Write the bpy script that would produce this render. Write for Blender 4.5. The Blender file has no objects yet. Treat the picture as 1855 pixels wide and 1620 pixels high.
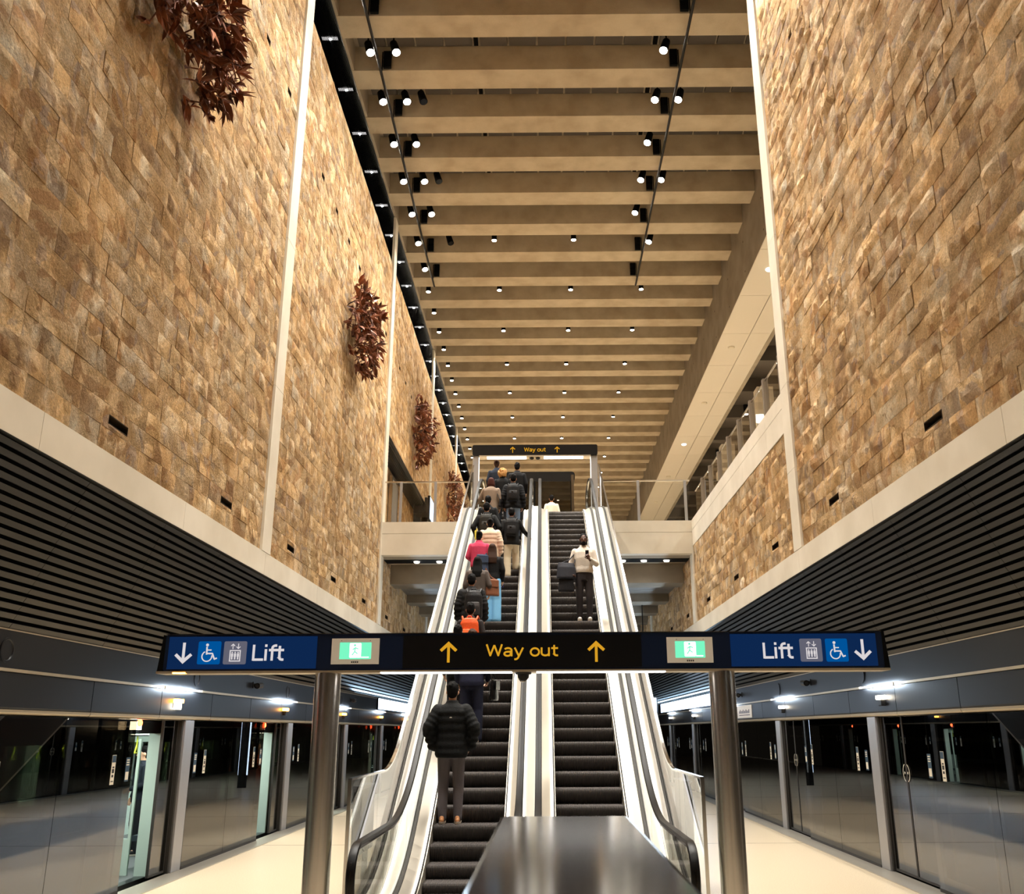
import bpy, math, random
from math import sin, cos, pi, radians, sqrt
from mathutils import Vector, Matrix, noise, Euler

random.seed(11)
S = bpy.context.scene
COL = S.collection

# ------------------------------------------------------------------ helpers
def tag(o, label=None, cat=None, group=None, kind=None):
    if label: o['label'] = label
    if cat: o['category'] = cat
    if group: o['group'] = group
    if kind: o['kind'] = kind
    return o

def empty(name, loc=(0, 0, 0), rz=0.0):
    o = bpy.data.objects.new(name, None)
    o.location = loc; o.rotation_euler = (0, 0, rz); o.empty_display_size = 0.1
    COL.objects.link(o)
    return o

def thing(name, loc, label, cat, group=None, rz=0.0):
    return tag(empty(name, loc, rz), label, cat, group)

def dup(root, loc=None, label=None, group=None, rz=None):
    r = root.copy(); COL.objects.link(r)
    if loc is not None: r.location = loc
    if rz is not None: r.rotation_euler = (0, 0, rz)
    if label: r['label'] = label
    if group: r['group'] = group
    for ch in list(root.children):
        c = ch.copy(); COL.objects.link(c); c.parent = r
        for g in list(ch.children):
            d = g.copy(); COL.objects.link(d); d.parent = c
    return r

def off_of(parent):
    v = Vector((0, 0, 0))
    while parent is not None:
        v += parent.location; parent = parent.parent
    return v

class MB:
    """collects polygons; build() links them as one mesh object (world coordinates in, local coordinates stored)"""
    def __init__(s):
        s.v = []; s.f = []; s.m = []
    def add(s, vs, fs, mi=0):
        b = len(s.v)
        s.v.extend(tuple(p) for p in vs)
        for f in fs:
            s.f.append(tuple(b + i for i in f)); s.m.append(mi)
        return s
    def box(s, x0, x1, y0, y1, z0, z1, mi=0):
        vs = [(x, y, z) for z in (z0, z1) for y in (y0, y1) for x in (x0, x1)]
        return s.add(vs, [(0, 2, 3, 1), (4, 5, 7, 6), (0, 1, 5, 4), (2, 6, 7, 3), (0, 4, 6, 2), (1, 3, 7, 5)], mi)
    def hexa(s, p, mi=0):
        return s.add(p, [(0, 3, 2, 1), (4, 5, 6, 7), (0, 1, 5, 4), (1, 2, 6, 5), (2, 3, 7, 6), (3, 0, 4, 7)], mi)
    def tube(s, a, b, r0, r1=None, n=12, mi=0, cap=True):
        a = Vector(a); b = Vector(b); r1 = r0 if r1 is None else r1
        d = (b - a)
        if d.length < 1e-7: return s
        d.normalize()
        u = d.orthogonal().normalized(); w = d.cross(u)
        vs = []
        for c, r in ((a, r0), (b, r1)):
            for i in range(n):
                t = 2 * pi * i / n
                vs.append(c + (u * cos(t) + w * sin(t)) * r)
        fs = [(i, (i + 1) % n, n + (i + 1) % n, n + i) for i in range(n)]
        if cap: fs += [tuple(range(n - 1, -1, -1)), tuple(range(n, 2 * n))]
        return s.add(vs, fs, mi)
    def path(s, pts, r, n=8, mi=0):
        for a, b in zip(pts, pts[1:]): s.tube(a, b, r, r, n, mi)
        return s
    def lathe(s, prof, o, axis='Z', n=20, mi=0):
        vs = []; k = len(prof); o = Vector(o)
        for r, h in prof:
            for i in range(n):
                t = 2 * pi * i / n; c, q = r * cos(t), r * sin(t)
                p = {'Z': (c, q, h), 'Y': (c, h, -q), 'X': (h, c, q)}[axis]
                vs.append(o + Vector(p))
        fs = []
        for j in range(k - 1):
            for i in range(n):
                fs.append((j * n + i, j * n + (i + 1) % n, (j + 1) * n + (i + 1) % n, (j + 1) * n + i))
        if prof[0][0] > 1e-6: fs.append(tuple(range(n - 1, -1, -1)))
        if prof[-1][0] > 1e-6: fs.append(tuple((k - 1) * n + i for i in range(n)))
        return s.add(vs, fs, mi)
    def ell(s, c, rx, ry, rz, n=12, m=8, mi=0, rot=None):
        c = Vector(c); vs = [Vector((0, 0, -1))]
        for j in range(1, m):
            p = -pi / 2 + pi * j / m
            for i in range(n):
                t = 2 * pi * i / n
                vs.append(Vector((cos(p) * cos(t), cos(p) * sin(t), sin(p))))
        vs.append(Vector((0, 0, 1)))
        out = []
        for v in vs:
            w = Vector((v.x * rx, v.y * ry, v.z * rz))
            if rot is not None: w = rot @ w
            out.append(c + w)
        fs = [(0, 1 + (i + 1) % n, 1 + i) for i in range(n)]
        for j in range(m - 2):
            for i in range(n):
                a = 1 + j * n + i; b = 1 + j * n + (i + 1) % n
                fs.append((a, b, b + n, a + n))
        L = len(out) - 1; q = 1 + (m - 2) * n
        fs += [(q + i, q + (i + 1) % n, L) for i in range(n)]
        return s.add(out, fs, mi)
    def rings(s, rings, n=16, mi=0):
        """closed loft of elliptical rings (cx,cy,cz,rx,ry)"""
        vs = []
        for cx, cy, cz, rx, ry in rings:
            for i in range(n):
                t = 2 * pi * i / n
                vs.append((cx + rx * cos(t), cy + ry * sin(t), cz))
        fs = []
        for j in range(len(rings) - 1):
            for i in range(n):
                fs.append((j * n + i, j * n + (i + 1) % n, (j + 1) * n + (i + 1) % n, (j + 1) * n + i))
        fs += [tuple(range(n - 1, -1, -1)), tuple((len(rings) - 1) * n + i for i in range(n))]
        return s.add(vs, fs, mi)
    def capsule(s, a, b, r0, r1=None, n=12, mi=0):
        r1 = r0 if r1 is None else r1
        s.tube(a, b, r0, r1, n, mi)
        s.ell(a, r0, r0, r0, n, 8, mi); s.ell(b, r1, r1, r1, n, 8, mi)
        return s
    def prism(s, pts, axis, a, b, mi=0):
        """2D polygon pts extruded along an axis from a to b"""
        n = len(pts)
        def P(u, w, h):
            return {'X': (h, u, w), 'Y': (u, h, w), 'Z': (u, w, h)}[axis]
        vs = [P(u, w, a) for u, w in pts] + [P(u, w, b) for u, w in pts]
        fs = [tuple(range(n - 1, -1, -1)), tuple(range(n, 2 * n))]
        fs += [(i, (i + 1) % n, n + (i + 1) % n, n + i) for i in range(n)]
        return s.add(vs, fs, mi)
    def sweep(s, sec, pts, x, closed_ends=True, mi=0):
        """cross-section sec [(dx, dn)] swept along a path [(y,z)] in the plane X=x"""
        n = len(sec); vs = []
        for i, (y, z) in enumerate(pts):
            a = pts[max(0, i - 1)]; b = pts[min(len(pts) - 1, i + 1)]
            t = Vector((b[0] - a[0], b[1] - a[1])); t.normalize()
            nn = Vector((-t.y, t.x))
            for dx, dn in sec:
                vs.append((x + dx, y + nn.x * dn, z + nn.y * dn))
        fs = []
        for j in range(len(pts) - 1):
            for i in range(n):
                fs.append((j * n + i, (j + 1) * n + i, (j + 1) * n + (i + 1) % n, j * n + (i + 1) % n))
        if closed_ends:
            fs += [tuple(range(n)), tuple((len(pts) - 1) * n + i for i in range(n - 1, -1, -1))]
        return s.add(vs, fs, mi)
    def build(s, name, mats, parent=None, smooth=False, bevel=0.0, fix=True):
        me = bpy.data.meshes.new(name)
        off = off_of(parent) if parent is not None else Vector((0, 0, 0))
        me.from_pydata([(p[0] - off.x, p[1] - off.y, p[2] - off.z) for p in s.v], [], s.f)
        if not isinstance(mats, (list, tuple)): mats = [mats]
        for m in mats: me.materials.append(m)
        me.polygons.foreach_set('material_index', s.m)
        if fix:
            import bmesh
            bm = bmesh.new(); bm.from_mesh(me)
            bmesh.ops.recalc_face_normals(bm, faces=bm.faces)
            bm.to_mesh(me); bm.free()
        if smooth:
            me.polygons.foreach_set('use_smooth', [True] * len(me.polygons))
        me.update()
        o = bpy.data.objects.new(name, me)
        COL.objects.link(o)
        if parent is not None: o.parent = parent
        if bevel > 0:
            b = o.modifiers.new('Bevel', 'BEVEL'); b.width = bevel; b.segments = 2; b.limit_method = 'ANGLE'; b.angle_limit = 0.6
        if smooth == 'auto':
            try: me.set_sharp_from_angle(angle=radians(35))
            except Exception: pass
        return o

def struct(name, mb, mats, label=None, cat=None, **k):
    o = mb.build(name, mats, **k)
    return tag(o, label, cat, None, 'structure')

# ------------------------------------------------------------------ materials
def lin(c):
    return tuple(((x / 255) / 12.92 if x / 255 <= 0.04045 else ((x / 255 + 0.055) / 1.055) ** 2.4) for x in c) + (1.0,)

def mat(name, rgb, rough=0.5, metal=0.0, spec=0.5, bump=None, var=None, aniso=0.0):
    m = bpy.data.materials.new(name); m.use_nodes = True
    nt = m.node_tree; b = nt.nodes['Principled BSDF']
    b.inputs['Base Color'].default_value = lin(rgb)
    b.inputs['Roughness'].default_value = rough; b.inputs['Metallic'].default_value = metal
    b.inputs['Specular IOR Level'].default_value = spec
    if aniso: b.inputs['Anisotropic'].default_value = aniso
    tc = None
    if bump or var:
        tc = nt.nodes.new('ShaderNodeTexCoord')
    if var:   # (scale, other rgb, stretch)
        mp = nt.nodes.new('ShaderNodeMapping'); nt.links.new(tc.outputs['Object'], mp.inputs['Vector'])
        if len(var) > 2: mp.inputs['Scale'].default_value = var[2]
        n = nt.nodes.new('ShaderNodeTexNoise'); n.inputs['Scale'].default_value = var[0]; n.inputs['Detail'].default_value = 6
        nt.links.new(mp.outputs[0], n.inputs['Vector'])
        r = nt.nodes.new('ShaderNodeMapRange'); r.inputs[1].default_value = 0.35; r.inputs[2].default_value = 0.65
        nt.links.new(n.outputs['Fac'], r.inputs[0])
        mx = nt.nodes.new('ShaderNodeMix'); mx.data_type = 'RGBA'
        mx.inputs[6].default_value = lin(rgb); mx.inputs[7].default_value = lin(var[1])
        nt.links.new(r.outputs[0], mx.inputs[0]); nt.links.new(mx.outputs[2], b.inputs['Base Color'])
    if bump:  # (kind, scale, distance, stretch)
        mp = nt.nodes.new('ShaderNodeMapping'); nt.links.new(tc.outputs['Object'], mp.inputs['Vector'])
        if len(bump) > 3: mp.inputs['Scale'].default_value = bump[3]
        if bump[0] == 'noise':
            n = nt.nodes.new('ShaderNodeTexNoise'); n.inputs['Scale'].default_value = bump[1]; n.inputs['Detail'].default_value = 5
            h = n.outputs['Fac']
        else:
            n = nt.nodes.new('ShaderNodeTexWave'); n.inputs['Scale'].default_value = bump[1]; n.bands_direction = bump[0]
            n.wave_profile = 'SIN'; h = n.outputs['Fac']
        nt.links.new(mp.outputs[0], n.inputs['Vector'])
        bp = nt.nodes.new('ShaderNodeBump'); bp.inputs['Distance'].default_value = bump[2]; bp.inputs['Strength'].default_value = 1.0
        nt.links.new(h, bp.inputs['Height']); nt.links.new(bp.outputs[0], b.inputs['Normal'])
    return m

def emit(name, rgb, strength):
    m = bpy.data.materials.new(name); m.use_nodes = True
    nt = m.node_tree; nt.nodes.clear()
    e = nt.nodes.new('ShaderNodeEmission'); o = nt.nodes.new('ShaderNodeOutputMaterial')
    e.inputs[0].default_value = lin(rgb); e.inputs[1].default_value = strength
    nt.links.new(e.outputs[0], o.inputs[0])
    return m

def glass(name, tint, ior=1.5, refl=(255, 255, 255), rough=0.0):
    m = bpy.data.materials.new(name); m.use_nodes = True
    nt = m.node_tree; nt.nodes.clear()
    t = nt.nodes.new('ShaderNodeBsdfTransparent'); t.inputs[0].default_value = lin(tint)
    g = nt.nodes.new('ShaderNodeBsdfGlossy'); g.inputs[0].default_value = lin(refl); g.inputs['Roughness'].default_value = rough
    f = nt.nodes.new('ShaderNodeFresnel'); f.inputs[0].default_value = ior
    x = nt.nodes.new('ShaderNodeMixShader'); o = nt.nodes.new('ShaderNodeOutputMaterial')
    # only the face towards the viewer reflects; the far face of the pane just lets light through
    ge = nt.nodes.new('ShaderNodeNewGeometry'); mu = nt.nodes.new('ShaderNodeMath'); mu.operation = 'SUBTRACT'; mu.inputs[0].default_value = 1.0
    nt.links.new(ge.outputs['Backfacing'], mu.inputs[1])
    ml = nt.nodes.new('ShaderNodeMath'); ml.operation = 'MULTIPLY'
    nt.links.new(f.outputs[0], ml.inputs[0]); nt.links.new(mu.outputs[0], ml.inputs[1])
    nt.links.new(ml.outputs[0], x.inputs[0]); nt.links.new(t.outputs[0], x.inputs[1]); nt.links.new(g.outputs[0], x.inputs[2])
    nt.links.new(x.outputs[0], o.inputs[0])
    return m

M = {}
M['terrazzo'] = mat('terrazzo', (216, 198, 170), 0.34, 0, 0.5, var=(60, (196, 178, 150)))
M['concrete'] = mat('concrete', (194, 180, 156), 0.85, 0, 0.25, ('noise', 30, 0.004), (1.6, (174, 158, 134)))
M['concrete_grey'] = mat('grey_concrete', (176, 164, 146), 0.85, 0, 0.25, ('noise', 30, 0.003), (1.2, (158, 146, 128)))
M['precast'] = mat('precast_trim', (236, 226, 208), 0.7, 0, 0.3, None, (1.1, (222, 211, 191)))
M['white_panel'] = mat('white_ceiling_panel', (226, 218, 204), 0.7, 0, 0.3)
M['joint'] = mat('dark_joint', (60, 48, 36), 0.9, 0, 0.1)
M['black'] = mat('matt_black', (10, 10, 10), 0.8, 0, 0.1)
M['black_metal'] = mat('black_metal', (22, 22, 23), 0.4, 0.3, 0.5)
M['louvre'] = mat('louvre_metal', (58, 56, 53), 0.42, 0.5, 0.5)
M['rib_metal'] = mat('ribbed_black_metal', (30, 31, 33), 0.22, 0.9, 0.5)
M['header'] = mat('header_panel', (20, 21, 25), 0.38, 0.1, 0.4)
M['rail'] = mat('champagne_rail', (196, 182, 158), 0.35, 0.6, 0.5)
M['psd_post'] = mat('door_post_metal', (168, 166, 166), 0.4, 0.5, 0.5)
M['steel'] = mat('brushed_steel', (196, 190, 184), 0.27, 1.0, 0.5, ('noise', 60, 0.0006, (1, 1, 0.02)))
M['chrome'] = mat('polished_steel', (200, 198, 194), 0.14, 1.0)
M['deck'] = mat('pale_deck', (232, 226, 216), 0.3, 0.0, 0.5)
M['deck_grey'] = mat('satin_deck', (186, 178, 164), 0.35, 0.5, 0.5)
M['rubber'] = mat('black_rubber', (18, 16, 15), 0.38, 0, 0.18)
M['step'] = mat('step_metal', (90, 84, 81), 0.5, 0.1, 0.5, ('X', 14, 0.010))
M['step_edge'] = mat('step_edge', (122, 108, 92), 0.5, 0.4)
M['gasket'] = mat('gasket', (48, 44, 40), 0.6)
M['glass'] = glass('clear_glass', (250, 250, 248), 1.45)
M['glass_rail'] = glass('balustrade_glass', (246, 247, 243), 1.45)
M['glass_dark'] = glass('smoked_glass', (158, 153, 144), 2.0)
M['glass_train'] = glass('train_window_glass', (206, 218, 210), 1.5)
M['led'] = emit('led_white', (255, 250, 248), 3)
M['led_deck'] = emit('deck_led', (255, 249, 244), 1.7)
M['led_skirt'] = emit('skirt_led', (255, 249, 244), 3.3)
M['led_cool'] = emit('led_cool', (204, 226, 255), 4.5)
M['lens'] = emit('lamp_lens', (255, 246, 232), 60)
M['lens_small'] = emit('downlight_lens', (255, 242, 224), 30)
M['amber'] = emit('amber_lamp', (255, 170, 60), 22)
M['red'] = emit('red_lamp', (255, 80, 40), 22)
M['lamp_white'] = emit('white_lamp', (255, 240, 214), 16)
M['navy'] = mat('navy_sign', (16, 30, 58), 0.3, 0, 0.5)
M['navy_glow'] = emit('blue_glow_sign', (15, 42, 84), 0.85)  # even glow put in for the blue light on the Lift panels
M['sign_black'] = mat('sign_black', (14, 14, 17), 0.3, 0, 0.5)
M['yellow'] = emit('sign_yellow', (214, 156, 36), 1.0)
M['sign_white'] = emit('sign_white', (222, 216, 218), 0.95)
M['icon_blue'] = emit('icon_blue', (0, 82, 152), 1.0)
M['icon_grey'] = emit('icon_grey', (98, 98, 112), 1.0)
M['exit_frame'] = mat('exit_frame', (244, 240, 236), 0.5)
M['concrete_dark'] = mat('dark_concrete', (146, 136, 122), 0.85, 0, 0.25, ('noise', 30, 0.003), (1.2, (128, 118, 104)))
M['fin'] = mat('fin_post', (116, 103, 88), 0.6)
M['exit_green'] = emit('exit_green', (112, 226, 178), 1.25)
M['exit_white'] = emit('exit_white', (236, 255, 246), 2.2)
M['copper'] = mat('rusted_copper', (160, 94, 60), 0.40, 0.3, 0.5, None, (3, (62, 34, 24)))
M['copper_light'] = mat('bright_copper', (150, 96, 70), 0.3, 0.8)
M['sticker'] = mat('white_sticker', (226, 218, 200), 0.6)
M['sticker_blue'] = mat('blue_sticker', (44, 70, 92), 0.6)
M['ink'] = mat('ink', (36, 34, 34), 0.7)
M['screen'] = emit('screen_blue_white', (200, 222, 255), 3.0)
# ------------------------------------------------------------------ camera
FPX, CX = 1675.08, 975.77
cam = bpy.data.cameras.new('camera'); camo = bpy.data.objects.new('camera', cam); COL.objects.link(camo)
cam.sensor_fit = 'HORIZONTAL'; cam.sensor_width = 36.0
cam.lens = FPX / 1855 * 36.0
cam.shift_x = (927.5 - CX) / 1855
cam.clip_start = 0.05; cam.clip_end = 400
R = ((0.99997314, 0.00578586, -0.00450031), (-0.00599758, 0.29287415, -0.95613219), (-0.00421402, 0.95613349, 0.29290099))
camo.matrix_world = Matrix(((R[0][0], -R[1][0], -R[2][0], 0), (R[0][1], -R[1][1], -R[2][1], 0), (R[0][2], -R[1][2], -R[2][2], 2.0), (0, 0, 0, 1)))
cam.dof.use_dof = True; cam.dof.focus_distance = 18.0; cam.dof.aperture_fstop = 8.0
S.camera = camo
S.view_settings.view_transform = 'Standard'; S.view_settings.look = 'None'
S.view_settings.gamma = 1.0; S.view_settings.exposure = 0.0
S.view_settings.use_curve_mapping = False
S.cycles.use_denoising = True
try: S.cycles.denoiser = 'OPENIMAGEDENOISE'
except Exception: pass
S.cycles.transparent_max_bounces = 20
S.cycles.max_bounces = 8; S.cycles.diffuse_bounces = 3; S.cycles.glossy_bounces = 4
S.cycles.use_adaptive_sampling = True; S.cycles.adaptive_threshold = 0.03
S.cycles.caustics_reflective = False; S.cycles.caustics_refractive = False
S.cycles.sample_clamp_indirect = 6.0
w = bpy.data.worlds.new('dark_world'); S.world = w; w.use_nodes = True
w.node_tree.nodes['Background'].inputs[0].default_value = (0.5, 0.42, 0.32, 1); w.node_tree.nodes['Background'].inputs[1].default_value = 0.02

# ------------------------------------------------------------------ layout (metres; platform floor z = 0)
WL, WR = -4.87, 4.47            # sandstone wall faces
DL, DR = -5.54, 5.07            # platform screen door lines
ZB, ZT = 4.59, 4.98             # pale band under the sandstone
WTOP = 16.6                     # top of the left stone wall
CEIL = 18.35                    # underside of the ceiling beams
LAND = 8.0                      # upper concourse level
BAYS = [-7.2, 4.35, 15.65, 27.15, 38.3, 49.5, 60.6]
YEND = 76.0

# ---- floors
f = MB(); f.box(DL - 0.02, DR + 0.02, -24, YEND, -0.3, 0); struct('floor', f, M['terrazzo'])
f = MB()
for i in range(-2, 13):
    y = i * 6.0 + 0.35
    f.box(DL + 0.02, DR - 0.02, y, y + 0.012, 0, 0.0015)

struct('trim_1', f, M['joint'])
f = MB(); f.box(DL - 0.02, DL + 0.34, -24, YEND, 0, 0.012); f.box(DR - 0.34, DR + 0.02, -24, YEND, 0, 0.012)
struct('trim_2', f, M['deck_grey'])

# ---- sandstone
STONE = []
def stone_material():
    m = bpy.data.materials.new('split_sandstone'); m.use_nodes = True
    nt = m.node_tree; N = nt.nodes; Lk = nt.links.new; b = N['Principled BSDF']
    b.inputs['Roughness'].default_value = 0.88; b.inputs['Specular IOR Level'].default_value = 0.2
    at = N.new('ShaderNodeAttribute'); at.attribute_name = 'stone'
    tc = N.new('ShaderNodeTexCoord')
    add = N.new('ShaderNodeVectorMath'); add.operation = 'MULTIPLY_ADD'; add.inputs[1].default_value = (0.8, 0.8, 0.8)
    Lk(at.outputs['Vector'], add.inputs[0]); Lk(tc.outputs['Object'], add.inputs[2])
    sp = N.new('ShaderNodeSeparateXYZ'); Lk(at.outputs['Vector'], sp.inputs[0])
    def nz(scale, detail=6, rough=0.55, dist=0.0):
        n = N.new('ShaderNodeTexNoise'); n.inputs['Scale'].default_value = scale; n.inputs['Detail'].default_value = detail
        n.inputs['Roughness'].default_value = rough; n.inputs['Distortion'].default_value = dist
        Lk(add.outputs[0], n.inputs['Vector']); return n.outputs['Fac']
    def rng(v, a0, a1, b0=0.0, b1=1.0):
        r = N.new('ShaderNodeMapRange'); r.inputs[1].default_value = a0; r.inputs[2].default_value = a1; r.inputs[3].default_value = b0; r.inputs[4].default_value = b1
        Lk(v, r.inputs[0]); return r.outputs[0]
    def mix(fac, A, B, mode='MIX'):
        x = N.new('ShaderNodeMix'); x.data_type = 'RGBA'; x.blend_type = mode
        if isinstance(fac, float): x.inputs[0].default_value = fac
        else: Lk(fac, x.inputs[0])
        for sock, val in ((x.inputs[6], A), (x.inputs[7], B)):
            if isinstance(val, tuple): sock.default_value = val
            else: Lk(val, sock)
        return x.outputs[2]
    n_big = nz(1.7, 7, 0.55, 1.0)
    cr = N.new('ShaderNodeValToRGB'); e = cr.color_ramp.elements
    e[0].position = 0.25; e[0].color = lin((190, 156, 112)); e[1].position = 0.70; e[1].color = lin((246, 232, 208))
    x = e.new(0.45); x.color = lin((218, 184, 138)); x = e.new(0.58); x.color = lin((232, 206, 168))
    Lk(n_big, cr.inputs[0])
    c2 = N.new('ShaderNodeValToRGB'); g = c2.color_ramp.elements
    g[0].position = 0.0; g[0].color = (0.84, 0.76, 0.66, 1); g[1].position = 1.0; g[1].color = (1.0, 0.99, 0.98, 1)
    for p, c in ((0.14, (0.90, 0.80, 0.67, 1)), (0.32, (1.0, 0.92, 0.78, 1)), (0.60, (0.98, 0.93, 0.86, 1)), (0.78, (0.91, 0.88, 0.86, 1)), (0.86, (1.0, 0.93, 0.80, 1))):
        x = g.new(p); x.color = c
    Lk(sp.outputs[0], c2.inputs[0])
    col = mix(1.0, cr.outputs[0], c2.outputs[0], 'MULTIPLY')
    # hard edged rusty and mauve stains
    col = mix(rng(nz(1.25, 3, 0.4, 2.2), 0.585, 0.605, 0.0, 0.6), col, lin((172, 122, 72)))
    col = mix(rng(nz(1.05, 4, 0.5, 2.6), 0.61, 0.635, 0.0, 0.55), col, lin((178, 156, 140)))
    # bedding bands on some stones
    wv = N.new('ShaderNodeTexWave'); wv.inputs['Scale'].default_value = 2.1; wv.inputs['Distortion'].default_value = 6; wv.inputs['Detail'].default_value = 3; wv.inputs['Detail Scale'].default_value = 0.7
    Lk(add.outputs[0], wv.inputs['Vector'])
    band = N.new('ShaderNodeMath'); band.operation = 'MULTIPLY'; Lk(rng(wv.outputs['Fac'], 0.0, 0.16, 1.0, 0.0), band.inputs[0]); Lk(rng(sp.outputs[1], 0.62, 0.72, 0.0, 0.5), band.inputs[1])
    col = mix(band.outputs[0], col, lin((120, 84, 58)))
    # grain
    gr = nz(34, 4, 0.75)
    col = mix(0.7, col, mix(rng(gr, 0.3, 0.7), (0.60, 0.54, 0.48, 1), (1.34, 1.34, 1.34, 1)), 'MULTIPLY')
    Lk(col, b.inputs['Base Color'])
    # split texture: strong on some stones and patches, nearly sawn on others
    mask = N.new('ShaderNodeMath'); mask.operation = 'MULTIPLY'; Lk(rng(nz(1.6, 3, 0.5, 0.8), 0.40, 0.54, 0.28, 1.0), mask.inputs[0]); Lk(rng(sp.outputs[2], 0.2, 0.6, 0.55, 1.0), mask.inputs[1])
    h1 = N.new('ShaderNodeMath'); h1.operation = 'MULTIPLY'; Lk(nz(21, 10, 0.72, 0.5), h1.inputs[0]); Lk(mask.outputs[0], h1.inputs[1])
    h2 = N.new('ShaderNodeMath'); h2.operation = 'MULTIPLY_ADD'; h2.inputs[1].default_value = 0.45; Lk(n_big, h2.inputs[0]); Lk(h1.outputs[0], h2.inputs[2])
    bp = N.new('ShaderNodeBump'); bp.inputs['Distance'].default_value = 0.11; bp.inputs['Strength'].default_value = 1.0
    Lk(h2.outputs[0], bp.inputs['Height']); Lk(bp.outputs[0], b.inputs['Normal'])
    return m
M['stone'] = stone_material()

COURSE = 0.268
def stone_wall(name, X, sgn, regions, holes, seed):
    """regions: (y0,y1,z0,z1,cell); the face looks towards sgn along X; holes: (y0,y1,z0,z1) left open"""
    rnd = random.Random(seed)
    V = []; F = []; colr = []; MI = []
    for (y0, y1, z0, z1, cell) in regions:
        nz = max(1, round((z1 - z0) / COURSE)); ch = (z1 - z0) / nz
        for r in range(nz):
            za = z0 + r * ch; zb = za + ch
            y = y0 - rnd.random() * 0.1
            while y < y1 - 0.02:
                L = rnd.choice((0.26, 0.34, 0.42, 0.5, 0.58, 0.7, 0.3))
                L *= rnd.uniform(1.0, 1.7)
                ya, yb = max(y, y0), min(y + L, y1)
                y += L
                if y1 - y < 0.16: yb = y1; y = y1
                if yb - ya < 0.05: continue
                parts = [(ya, yb, za, zb)]
                for (hy0, hy1, hz0, hz1) in holes:
                    nxt = []
                    for (a, b, c, d) in parts:
                        if b <= hy0 or a >= hy1 or d <= hz0 or c >= hz1: nxt.append((a, b, c, d)); continue
                        if a < hy0: nxt.append((a, hy0, c, d))
                        if b > hy1: nxt.append((hy1, b, c, d))
                        aa, bb = max(a, hy0), min(b, hy1)
                        if c < hz0: nxt.append((aa, bb, c, hz0))
                        if d > hz1: nxt.append((aa, bb, hz1, d))
                    parts = nxt
                tone = rnd.random(); s2 = rnd.random(); s3 = rnd.random()
                rough = rnd.choice((0.15, 0.3, 0.6, 0.9, 1.2, 1.5)) * (1.1 if sgn < 0 else 0.55)
                for (a, b, c, d) in parts:
                    if b - a < 0.03 or d - c < 0.02: continue
                    ny = max(2, int((b - a) / cell)); nq = max(2, int((d - c) / cell))
                    base = rnd.uniform(0.0, 0.004); ty = rnd.uniform(-0.03, 0.03) * rough; tz = rnd.uniform(-0.05, 0.05) * rough
                    bi = len(V); g = 0.0016
                    # two break planes that leave part of the stone standing proud
                    pl = [(rnd.uniform(a, b), rnd.uniform(c, d), rnd.uniform(0, 6.28), rnd.uniform(0.02, 0.20) * rough) for _ in range(2)]
                    for j in range(nq + 1):
                        for i in range(ny + 1):
                            yy = a + g + (b - a - 2 * g) * i / ny; zz = c + g + (d - c - 2 * g) * j / nq
                            edge = (i in (0, ny)) or (j in (0, nq))
                            h = base + ty * (yy - (a + b) / 2) + tz * (zz - (c + d) / 2)
                            for (by, bz, ba, bd) in pl:
                                q = (yy - by) * cos(ba) + (zz - bz) * sin(ba)
                                if q > 0: h += min(q * bd, 0.016)
                            nn = abs(noise.noise(Vector((yy * 3.4, zz * 4.6, X + s2 * 40)))) * 0.026 + noise.noise(Vector((yy * 9.5, zz * 11.5, X + s3 * 40))) * 0.010
                            h = max(h + nn * rough, -0.004)
                            if edge: h = h * 0.35
                            V.append((X + sgn * h, yy, zz))
                    w_ = ny + 1
                    for j in range(nq):
                        for i in range(ny):
                            q = (bi + j * w_ + i, bi + j * w_ + i + 1, bi + (j + 1) * w_ + i + 1, bi + (j + 1) * w_ + i)
                            F.append(q if sgn < 0 else q[::-1])
                    ring = [bi + i for i in range(w_)] + [bi + j * w_ + ny for j in range(1, nq + 1)] + [bi + nq * w_ + i for i in range(ny - 1, -1, -1)] + [bi + j * w_ for j in range(nq - 1, 0, -1)]
                    rb = len(V)
                    for k in ring: V.append((X - sgn * 0.03, V[k][1], V[k][2]))
                    for k in range(len(ring)):
                        k2 = (k + 1) % len(ring)
                        q = (ring[k], rb + k, rb + k2, ring[k2])
                        F.append(q if sgn < 0 else q[::-1])
                    colr += [(tone, s2, s3, 1.0)] * (len(V) - bi)
    n0 = len(F); MI = [0] * n0
    # dark bedding behind the joints, the body of the wall
    for (y0, y1, z0, z1, cell) in regions:
        xs = (X - sgn * 0.025, X - sgn * 0.30)
        cuts_y = sorted({y0, y1} | {v for h in holes for v in h[:2] if y0 < v < y1})
        for ya, yb in zip(cuts_y, cuts_y[1:]):
            segs = [(z0, z1)]
            for h in holes:
                if h[0] <= ya + 1e-6 and h[1] >= yb - 1e-6:
                    ns = []
                    for (c, d) in segs:
                        if d <= h[2] or c >= h[3]: ns.append((c, d)); continue
                        if c < h[2]: ns.append((c, h[2]))
                        if d > h[3]: ns.append((h[3], d))
                    segs = ns
            for (c, d) in segs:
                b = len(V)
                for z in (c, d):
                    for yv in (ya, yb):
                        for x in xs: V.append((x, yv, z)); colr.append((0.1, 0, 0, 1))
                for q in ((0, 2, 3, 1), (4, 5, 7, 6), (0, 1, 5, 4), (2, 6, 7, 3), (0, 4, 6, 2), (1, 3, 7, 5)):
                    F.append(tuple(b + i for i in q)); MI.append(1)
    me = bpy.data.meshes.new(name); me.from_pydata(V, [], F)
    me.materials.append(M['stone']); me.materials.append(M['joint'])
    me.polygons.foreach_set('material_index', MI)
    at = me.attributes.new('stone', 'FLOAT_COLOR', 'POINT')
    flat = [c for col in colr for c in col]
    at.data.foreach_set('color', flat)
    me.update()
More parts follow.
